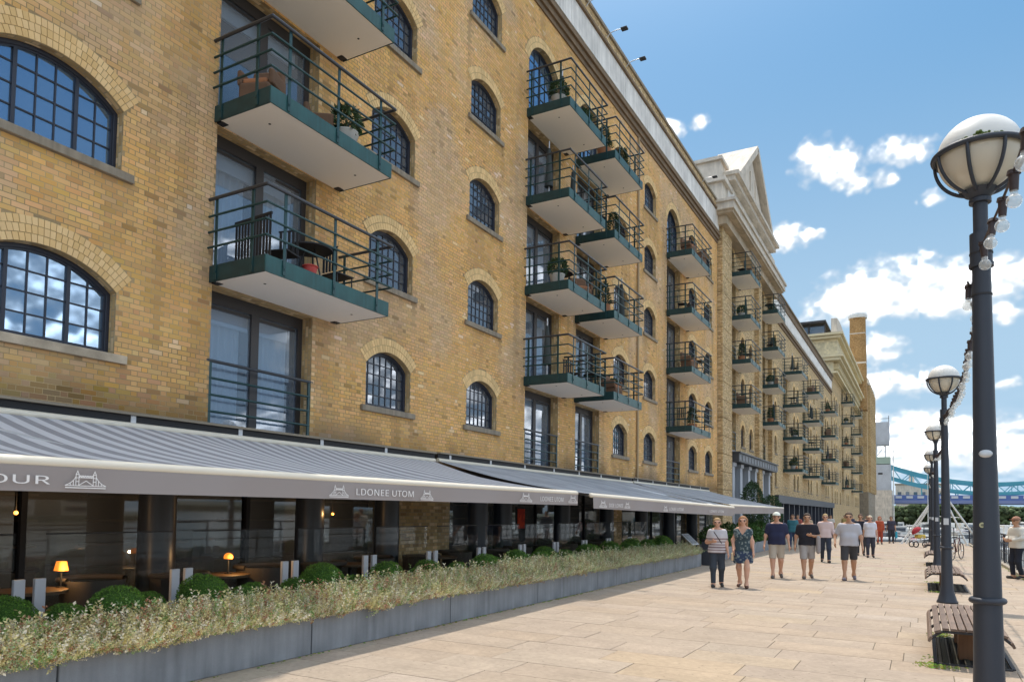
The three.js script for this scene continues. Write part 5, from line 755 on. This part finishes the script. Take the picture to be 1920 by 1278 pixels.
// bones: [ax, ay, az, bx, by, bz, ra, rb, squash in z]
const capsule = (b, x, y, z) => { const dx = b[3] - b[0], dy = b[4] - b[1], dz = b[5] - b[2], L = dx * dx + dy * dy + dz * dz, q = b[8] || 1, t = clamp(((x - b[0]) * dx + (y - b[1]) * dy + (z - b[2]) * dz) / (L || 1)); const ex = x - b[0] - t * dx, ey = y - b[1] - t * dy, ez = (z - b[2] - t * dz) / q; return (Math.sqrt(ex * ex + ey * ey + ez * ez) - (b[6] + (b[7] - b[6]) * t)) * Math.min(1, q); };
const fieldOf = (bones, k, cut) => (x, y, z) => { let s = 0; for (const b of bones) { const d = capsule(b, x, y, z); if (d < .25) s += Math.exp(-d * k); } let d = s > 0 ? -Math.log(s) / k : .25; if (cut) d = Math.max(d, cut(x, y, z)); return d; };
const bounds = (bones, pad = .04) => { const lo = [9, 9, 9], hi = [-9, -9, -9]; for (const b of bones) for (let k = 0; k < 3; k++) for (const [c, r] of [[b[k], b[6]], [b[k + 3], b[7]]]) { lo[k] = Math.min(lo[k], c - r - pad); hi[k] = Math.max(hi[k], c + r + pad); } return [lo, hi]; };
const skinMats = {}, skin = (c) => (skinMats[c] ??= std(...c, .55));
const handGeo = (() => { // relaxed hand hanging down, thumb forward (+z); palm 8 cm
  const B = [[0, 0, 0, 0, -.07, .004, .024, .026, 1.5]]; [[-.024, .072], [-.008, .084], [.008, .080], [.023, .064]].forEach(([o, l]) => { B.push([0, -.065, o, .006, -.065 - l * .5, o * 1.1, .009, .0085], [.006, -.065 - l * .5, o * 1.1, .022, -.065 - l * .95, o * 1.1, .0085, .007]); }); B.push([0, -.02, .03, .012, -.055, .055, .012, .010], [.012, -.055, .055, .018, -.085, .06, .010, .008]);
  const [lo, hi] = bounds(B, .02); return nets(fieldOf(B, 260), lo, hi, .006);
})();
function person(o) {
  const H = o.h / 1.75, p = thing('person', o.label, 'person', [o.x, 0, o.z], undefined, o.turn || 0), wid = o.wide || 1, fem = o.fem ? 1 : 0, st = o.stride ?? .18, J = {};
  p.scale.setScalar(H);
  const hip = .93, hx = .095, sh = (fem ? .155 : .185) * (fem ? 1 : lerp(1, wid, .3)), shY = 1.42;
  const leg = (s, fz) => { const ank = V(s * .10, fz < 0 ? .12 : .085, fz), knee = V(s * .105, .50 + (fz < 0 ? -.01 : .0), fz * .5 + .055 + (fz < 0 ? .03 : 0)); return { hip: V(s * hx, hip, 0), knee, ank, toe: V(s * .125, fz < 0 ? .035 : .045, fz + .155), heel: V(s * .10, fz < 0 ? .09 : .04, fz - .05) }; };
  const LL = leg(-1, st), RL = leg(1, -st);
  const arm = (s, a) => { const S = V(s * (sh - .012), shY - .03, -.01), E = V(s * (sh + .05 + .02 * wid), 1.13, -.03 + (a.swing || 0) * .4), Wr = a.wrist ? V(s * a.wrist[0], a.wrist[1], a.wrist[2]) : V(s * (sh + .085 + .02 * wid), .88, .03 + (a.swing || 0)); if (a.elbow) E.set(s * a.elbow[0], a.elbow[1], a.elbow[2]); return { S, E, W: Wr }; };
  const LA = arm(-1, o.left || { swing: -.12 }), RA = arm(1, o.right || { swing: .12 });
  const seg = (a, b, r0, r1, q) => [a.x, a.y, a.z, b.x, b.y, b.z, r0, r1, q];
  const bel = .12 + .015 * (wid - 1) * 4, torso = (e) => [[-.075 * (fem ? .9 : 1), 1.30, 0, .075 * (fem ? .9 : 1), 1.30, 0, .125 + e, .125 + e, .82], [-.10, 1.41, -.01, .10, 1.41, -.01, .075 + e, .075 + e, .9], [0, 1.435, -.015, -sh + .02, 1.385, -.01, .06 + e, .056 + e, .95], [0, 1.435, -.015, sh - .02, 1.385, -.01, .06 + e, .056 + e, .95], [-.05, 1.10, .01 * wid, .05, 1.10, .01 * wid, bel + e, bel + e, .85 + .1 * (wid - 1) * 4], [-.065 - .01 * fem, .95, 0, .065 + .01 * fem, .95, 0, .115 + .012 * fem + e, .115 + .012 * fem + e, .9], ...(fem ? [[-.07, 1.27, .075, -.07, 1.27, .075, .06 + e, .06 + e], [.07, 1.27, .075, .07, 1.27, .075, .06 + e, .06 + e]] : [])];
  const legB = (g, e, k0 = 0, k1 = 1) => [seg(g.hip, g.knee, .088 + e, .056 + e), seg(g.knee, g.ank, .054 + e, .036 + e), seg(g.knee.clone().lerp(g.ank, .12).add(V(0, 0, -.02)), g.knee.clone().lerp(g.ank, .45).add(V(0, 0, -.022)), .048 + e, .042 + e)];
  const armB = (g, e) => [seg(g.S, g.E, .05 + e, .038 + e), seg(g.E, g.W, .038 + e, .026 + e)];
  const foot = (g, e) => [seg(g.heel, g.toe, .036 + e, .03 + e), seg(g.ank, g.heel, .036 + e, .034 + e)];
  const B = [...torso(0), ...legB(LL, 0), ...legB(RL, 0), ...armB(LA, 0), ...armB(RA, 0), ...foot(LL, 0), ...foot(RL, 0), [0, 1.43, -.015, 0, 1.55, .012, .056, .052]];
  let [lo, hi] = bounds(B); const parts = [nets(fieldOf(B, 42), lo, hi, .019)];
  // head with nose, brow, jaw, ears
  const hd = o.head || [0, 0], hc = V(0, 1.635, .02); const HB = [[0, 1.665, .0, 0, 1.655, .018, .088, .083, 1.12], [0, 1.60, .045, 0, 1.575, .05, .058, .045], [0, 1.64, .098, 0, 1.615, .118, .012, .017], [-.035, 1.665, .092, .035, 1.665, .092, .017, .017], [-.022, 1.585, .093, .022, 1.585, .093, .012, .012], [0, 1.555, .075, 0, 1.555, .075, .026, .026], [-.086, 1.645, .0, -.086, 1.615, .0, .016, .011], [.086, 1.645, .0, .086, 1.615, .0, .016, .011], [0, 1.56, .0, 0, 1.50, -.01, .052, .054]];
  [lo, hi] = bounds(HB, .025); parts.push(nets(fieldOf(HB, 95), lo, hi, .0085));
  for (const [A, s] of [[LA, -1], [RA, 1]]) { const d = A.W.clone().sub(A.E).normalize(), g = handGeo.clone(); if (s > 0) g.scale(-1, 1, 1), flip(g); g.rotateY(0).scale(1.05, 1.05, 1.05); g.applyQuaternion(new THREE.Quaternion().setFromUnitVectors(V(0, -1, 0), d)); g.translate(...A.W.clone().addScaledVector(d, .004).toArray()); parts.push(g); }
  mesh('body', mergeGeometries(parts), skin(o.skin || [.50, .27, .17]), p);
  function flip(g) { const i = g.index.array; for (let k = 0; k < i.length; k += 3) { const t = i[k]; i[k] = i[k + 1]; i[k + 1] = t; } }
  const cloth = (name, bones, k, cut, mat, cell = .018, pattern) => { const [a, b] = bounds(bones); const g = nets(fieldOf(bones, k, cut), a, b, cell); if (pattern) { const P = g.attributes.position, c = []; for (let i = 0; i < P.count; i++) c.push(...pattern(P.getX(i), P.getY(i), P.getZ(i))); g.setAttribute('color', new THREE.Float32BufferAttribute(c, 3)); } return mesh(name, g, mat, p); };
  const along = (g, f) => g.S.clone().lerp(g.E, f);
  const pat = o.topPattern, topM = pat ? std(1, 1, 1, .9, 0, { vertexColors: true }) : std(...o.top, .9);
  const sl = o.sleeve ?? .62, hem = o.hem ?? .86; const sB = sl > 0 ? [seg(LA.S, along(LA, sl), .062, .066), seg(RA.S, along(RA, sl), .062, .066)] : [];
  const fold = (x, y, z) => .006 * Math.sin(x * 38 + y * 23) * Math.sin(y * 17 + z * 31);
  if (o.dress) cloth('dress', [...torso(.014), [-.06, .80, .01, .06, .80, .01, .15, .15, .9], [-.07, .66, .01, .07, .66, .01, .165, .17, .85]], 30, (x, y, z) => Math.max(o.hem - y + fold(x, y, z), y - (1.455 - Math.max(0, .16 - Math.abs(x) * 1.5) * (z > .03 ? 1 : .3))), topM, .015, pat);
  else cloth('shirt', [...torso(.017 + .003 * wid), ...sB, [0, 1.42, -.015, 0, 1.475, -.004, .082, .068], [-.06, .9, .005, .06, .9, .005, .145 + .05 * (wid - 1), .145 + .05 * (wid - 1), .88]], 34, (x, y, z) => Math.max(hem - y + fold(x, y, z), y - 1.482 + .25 * Math.max(0, z)), topM, .015, pat);
  if (o.long && !o.dress) cloth('sleeves', [...[LA, RA].flatMap((A) => [seg(A.S, A.E, .058, .048), seg(A.E, A.E.clone().lerp(A.W, .85), .048, .038)])], 40, null, topM, .015);
  if (!o.dress) { const low = o.shorts ? .53 : .11, e = o.shorts ? .026 : .016; cloth(o.shorts ? 'shorts' : 'trousers', [[-.065, .95, 0, .065, .95, 0, .133 + .012 * fem, .133 + .012 * fem, .9], ...[LL, RL].flatMap((g) => [seg(g.hip, g.knee, .094 + e * .6, .062 + e * 1.2), ...(o.shorts ? [] : [seg(g.knee, g.ank, .062 + e * .6, .044 + e)])])], 44, (x, y, z) => Math.max(low - y + fold(x, y, z) * (o.shorts ? 1 : .3), y - 1.02), std(...o.pants, .9), .016); }
  for (const g of [LL, RL]) { const [a, b] = bounds(foot(g, .012)); mesh('shoe', nets(fieldOf(foot(g, .011), 70, (x, y, z) => y - (o.sandal ? .075 : .13)), a, b, .014), std(...(o.shoe || [.05, .045, .04]), .7), p); }
  // hair or hat, eyes or sunglasses, mouth
  const hairB = [[0, 1.685, -.012, 0, 1.685, .0, .093, .093, 1.1], ...(o.longHair ? [[-.075, 1.66, -.03, -.085, 1.47, -.02, .04, .028], [.075, 1.66, -.03, .085, 1.47, -.02, .04, .028], [0, 1.66, -.06, 0, 1.45, -.06, .07, .05]] : [[0, 1.64, -.045, 0, 1.60, -.05, .072, .055]])];
  if (o.hat) { const hatM = std(...o.hat, .8); mesh('hat', merge([new THREE.SphereGeometry(.106, 18, 8, 0, 6.283, 0, Math.PI / 2).scale(1, .95, 1.14).translate(0, 1.685, .0), ...(o.brim ? [cyl(.15, .15, .012, 20, 0, 1.685, .0)] : [new THREE.CylinderGeometry(.085, .085, .012, 16).scale(1, 1, 1.1).translate(0, 1.69, .1)])]), hatM, p); if (o.hair) cloth('hair', [[0, 1.64, -.03, 0, 1.60, -.05, .083, .06]], 60, (x, y, z) => z - .0, std(...o.hair, .85), .012); }
  else if (o.hair) cloth('hair', hairB, 60, (x, y, z) => Math.min(z - .035, 1.712 - y - .25 * Math.abs(x)), std(...o.hair, .8), .012);
  if (o.glasses !== false) mesh('sunglasses', merge([rbox(.058, .036, .014, .006, -.033, 1.652, .108, 2), rbox(.058, .036, .014, .006, .033, 1.652, .108, 2), box(.15, .008, .01, 0, 1.662, .1), box(.006, .01, .12, -.088, 1.662, .05), box(.006, .01, .12, .088, 1.662, .05)]), std(.012, .012, .014, .2), p);
  else for (const q of [-1, 1]) { const e = mesh('eye', sph(.012, q * .032, 1.645, .096), std(.75, .73, .7, .3), p); mesh('iris', sph(.006, q * .032, 1.645, .105), std(.03, .02, .015, .3), e); }
  mesh('mouth', rbox(.045, .009, .008, .003, 0, 1.588, .103), std(.36, .12, .10, .6), p);
  return p;
}
const PINK = [.56, .31, .21], TAN = [.46, .25, .15];
const P1 = person({ label: 'woman in a striped grey top and dark trousers with a shoulder bag strap', h: 1.60, x: -4.22, z: -17.51, fem: 1, wide: 1.15, turn: .25, stride: .14, top: [.5, .5, .5], topPattern: (x, y) => (y < 1.28 && ((y * 14) % 1 + 1) % 1 < .45 ? [.22, .16, .17] : y > 1.28 ? [.50, .48, .50] : [.56, .52, .53]), sleeve: .55, hem: .87, pants: [.035, .045, .06], hair: [.38, .25, .12], skin: PINK, left: { elbow: [.26, 1.14, -.03], wrist: [.12, 1.16, .19] }, shoe: [.04, .04, .04] });
mesh('bag_strap', tubeAlong([V(-.14, 1.49, .03), V(-.05, 1.36, .145), V(.08, 1.16, .15), V(.17, 1.02, .08)], .012), std(.05, .035, .03), P1);
const P2 = person({ label: 'woman in a sleeveless dark blue patterned dress carrying a pale bag', h: 1.65, x: -3.68, z: -17.76, fem: 1, dress: 1, hem: .60, turn: .1, stride: -.22, top: [.05, .07, .11], topPattern: (x, y, z) => { const f = fbm(x * 26 + 9, y * 26, 3) + (y > 1.25 && x < 0 ? .08 : 0); return f > .60 ? [.20, .24, .24] : y > .9 ? [.035, .06, .075] : [.03, .05, .10]; }, longHair: 1, hair: [.34, .17, .08], skin: PINK, left: { elbow: [.25, 1.15, -.02], wrist: [.22, .93, .12] }, shoe: [.12, .06, .04], sandal: 1 });
mesh('handbag', rbox(.06, .2, .17, .025, -.24, .76, .14, 3), std(.55, .42, .27, .7), P2);
person({ label: 'man in a white cap, navy T-shirt and beige shorts', h: 1.75, x: -3.46, z: -21.0, wide: 1.35, turn: .17, stride: .2, top: [.018, .022, .06], sleeve: .6, hem: .9, shorts: 1, pants: [.42, .36, .29], hat: [.66, .68, .62], hair: [.3, .25, .2], skin: PINK, shoe: [.12, .1, .09], left: { swing: .04 }, right: { swing: .06 } });
const P4 = person({ label: 'man in a black polo shirt and grey shorts with one arm across his chest', h: 1.74, x: -2.73, z: -21.37, wide: 1.3, turn: .2, stride: .25, top: [.016, .016, .024], sleeve: .62, hem: .9, shorts: 1, pants: [.34, .31, .29], hair: [.06, .04, .03], skin: TAN, right: { elbow: [.30, 1.13, .02], wrist: [.09, 1.17, .22] }, left: { swing: .02 }, shoe: [.15, .12, .1] });
mesh('jacket_over_arm', new THREE.CapsuleGeometry(.075, .34, 4, 10).scale(.8, 1, 1.2).translate(.27, .92, .1), std(.33, .30, .30, .95), P4);
person({ label: 'man in a light grey T-shirt and dark shorts, foremost on the right', h: 1.78, x: -1.71, z: -21.56, wide: 1.4, turn: .05, stride: .3, top: [.46, .46, .50], sleeve: .62, hem: .89, shorts: 1, pants: [.05, .048, .05], hair: [.10, .065, .04], skin: TAN, left: { elbow: [.34, 1.14, -.05], wrist: [.33, .95, .16] }, shoe: [.16, .14, .17] });
person({ label: 'man in a pale pink shirt and navy trousers behind the front row', h: 1.74, x: -3.08, z: -28.98, wide: 1.1, turn: .15, stride: -.28, top: [.60, .48, .47], long: 1, hem: .9, pants: [.03, .038, .06], hair: [.42, .30, .15], skin: PINK });
person({ label: 'man in dark clothes half hidden behind the grey T-shirt man', h: 1.76, x: -2.32, z: -35.0, wide: 1.15, stride: .14, top: [.02, .022, .035], long: 1, pants: [.03, .03, .035], hair: [.10, .06, .04], skin: TAN });
person({ label: 'pale haired woman in a white top and dark trousers walking away', h: 1.70, x: -1.87, z: -33.6, fem: 1, wide: 1.15, turn: .1, stride: .1, top: [.62, .62, .68], hem: .86, pants: [.04, .042, .06], hair: [.60, .52, .38], longHair: 0, skin: PINK });
person({ label: 'woman in a rust red outfit far along the promenade', h: 1.66, x: -2.24, z: -49.5, fem: 1, stride: .08, top: [.42, .08, .035], long: 1, hem: .8, pants: [.34, .06, .03], hair: [.35, .10, .03], longHair: 1, skin: PINK, glasses: false });
person({ label: 'person in a dark jacket left of the rust red outfit', h: 1.74, x: -2.95, z: -50.5, stride: .1, top: [.03, .03, .05], long: 1, pants: [.04, .04, .05], hair: [.04, .03, .03], skin: TAN });
const PB = person({ label: 'person in dark clothes with a turquoise shopping bag near the far end', h: 1.68, x: -1.7, z: -52, fem: 1, stride: .06, top: [.05, .05, .08], pants: [.04, .04, .05], hair: [.05, .04, .03], skin: TAN });
mesh('shopping_bag', rbox(.12, .42, .34, .03, .3, .55, .1, 3), std(.02, .35, .50, .7), PB);
person({ label: 'person in teal by the shopfronts behind the man in the white cap', h: 1.72, x: -5.6, z: -38.6, stride: .12, top: [.04, .16, .20], pants: [.03, .05, .1], hair: [.05, .03, .02], skin: TAN, long: 1 });
person({ label: 'person in dark blue trousers and a tan top by the shopfronts', h: 1.70, x: -5.2, z: -41, fem: 1, stride: .1, top: [.40, .30, .2], pants: [.03, .05, .12], hair: [.4, .25, .1], skin: PINK });
person({ label: 'man in a white jacket and brown cap leaning near the river railing', h: 1.72, x: 2.32, z: -25.0, wide: 1.25, turn: -1.0, stride: .05, top: [.66, .63, .56], long: 1, hem: .88, pants: [.015, .018, .03], hat: [.33, .16, .10], hair: [.3, .25, .2], skin: TAN, left: { elbow: [.27, 1.16, .05], wrist: [.12, 1.13, .26] }, right: { elbow: [.27, 1.16, .05], wrist: [.12, 1.10, .26] } });
[[-6.6, -47.5, [.30, .08, .06], 'person in a red top among the shoppers'], [-6.0, -60, [.55, .53, .5], 'person in a white top among the far shoppers'], [-5.2, -68, [.05, .06, .1], 'person in navy among the far shoppers'], [-6.4, -76, [.4, .3, .12], 'person in a mustard top among the far shoppers']].forEach(([x, z, c, l]) => person({ label: l, h: 1.7, x, z, stride: .1, top: c, pants: [.04, .045, .06], hair: [.08, .05, .03], skin: TAN }));
// cyclist's bicycle and a pushchair near the far lamp posts
{
  const b = thing('bicycle', 'dark bicycle parked right of the second lamp post', 'bicycle', [1.2, 0, -34.4], undefined, 1.25), m = M.black, w = new THREE.TorusGeometry(.33, .018, 8, 36);
  for (const x of [-.52, .52]) { const q = mesh('wheel', w, m, b); q.position.set(x, .35, 0); mesh('hub', cyl(.03, .03, .06, 10).rotateX(Math.PI / 2), M.galv, q); mesh('spokes', merge(Array.from({ length: 12 }, (_, k) => rod(V(0, 0, 0), V(.32 * Math.cos(k * .5236), .32 * Math.sin(k * .5236), 0), .003, 4))), M.galv, q); }
  const A = V(-.52, .35, 0), Bk = V(-.08, .32, 0), S = V(-.2, .82, 0), Hd = V(.36, .85, 0), Fw = V(.52, .35, 0); mesh('frame', merge([[A, Bk], [A, S], [Bk, S], [Bk, Hd], [S, Hd], [Hd, Fw]].map(([p, q]) => rod(p, q, .016))), std(.1, .02, .02, .4), b); mesh('saddle', rbox(.24, .05, .13, .02, -.22, .9, 0, 2), m, b); mesh('handlebar', merge([rod(V(.34, .98, -.25), V(.34, .98, .25), .012), rod(Hd, V(.34, .98, 0), .014)]), m, b); mesh('pedal', rod(V(-.08, .22, -.12), V(-.08, .42, .12), .012), m, b);
  const c = thing('pushchair', 'red hooded pushchair beside the far lamp posts', 'pushchair', [-.15, 0, -46.5], undefined, .5); mesh('hood', new THREE.SphereGeometry(.3, 16, 8, 0, 6.283, 0, 1.4).scale(1, .9, .8).rotateZ(.7).translate(-.1, .85, 0), std(.35, .03, .04, .9), c); mesh('seat', rbox(.45, .2, .4, .06, .05, .6, 0, 3), std(.55, .40, .08, .9), c); for (const [x, z] of [[-.3, -.22], [-.3, .22], [.32, 0]]) mesh('wheel', new THREE.TorusGeometry(.14, .03, 8, 20), M.black, c).position.set(x, .17, z); mesh('frame', merge([rod(V(-.3, .17, .22), V(.1, .6, .2), .014), rod(V(-.3, .17, -.22), V(.1, .6, -.2), .014), rod(V(.32, .17, 0), V(-.45, 1.0, 0), .016), rod(V(-.45, 1.0, -.2), V(-.45, 1.0, .2), .016)]), M.galv, c);
}
renderer.setSize(1024, 681);
renderer.render(scene, camera);
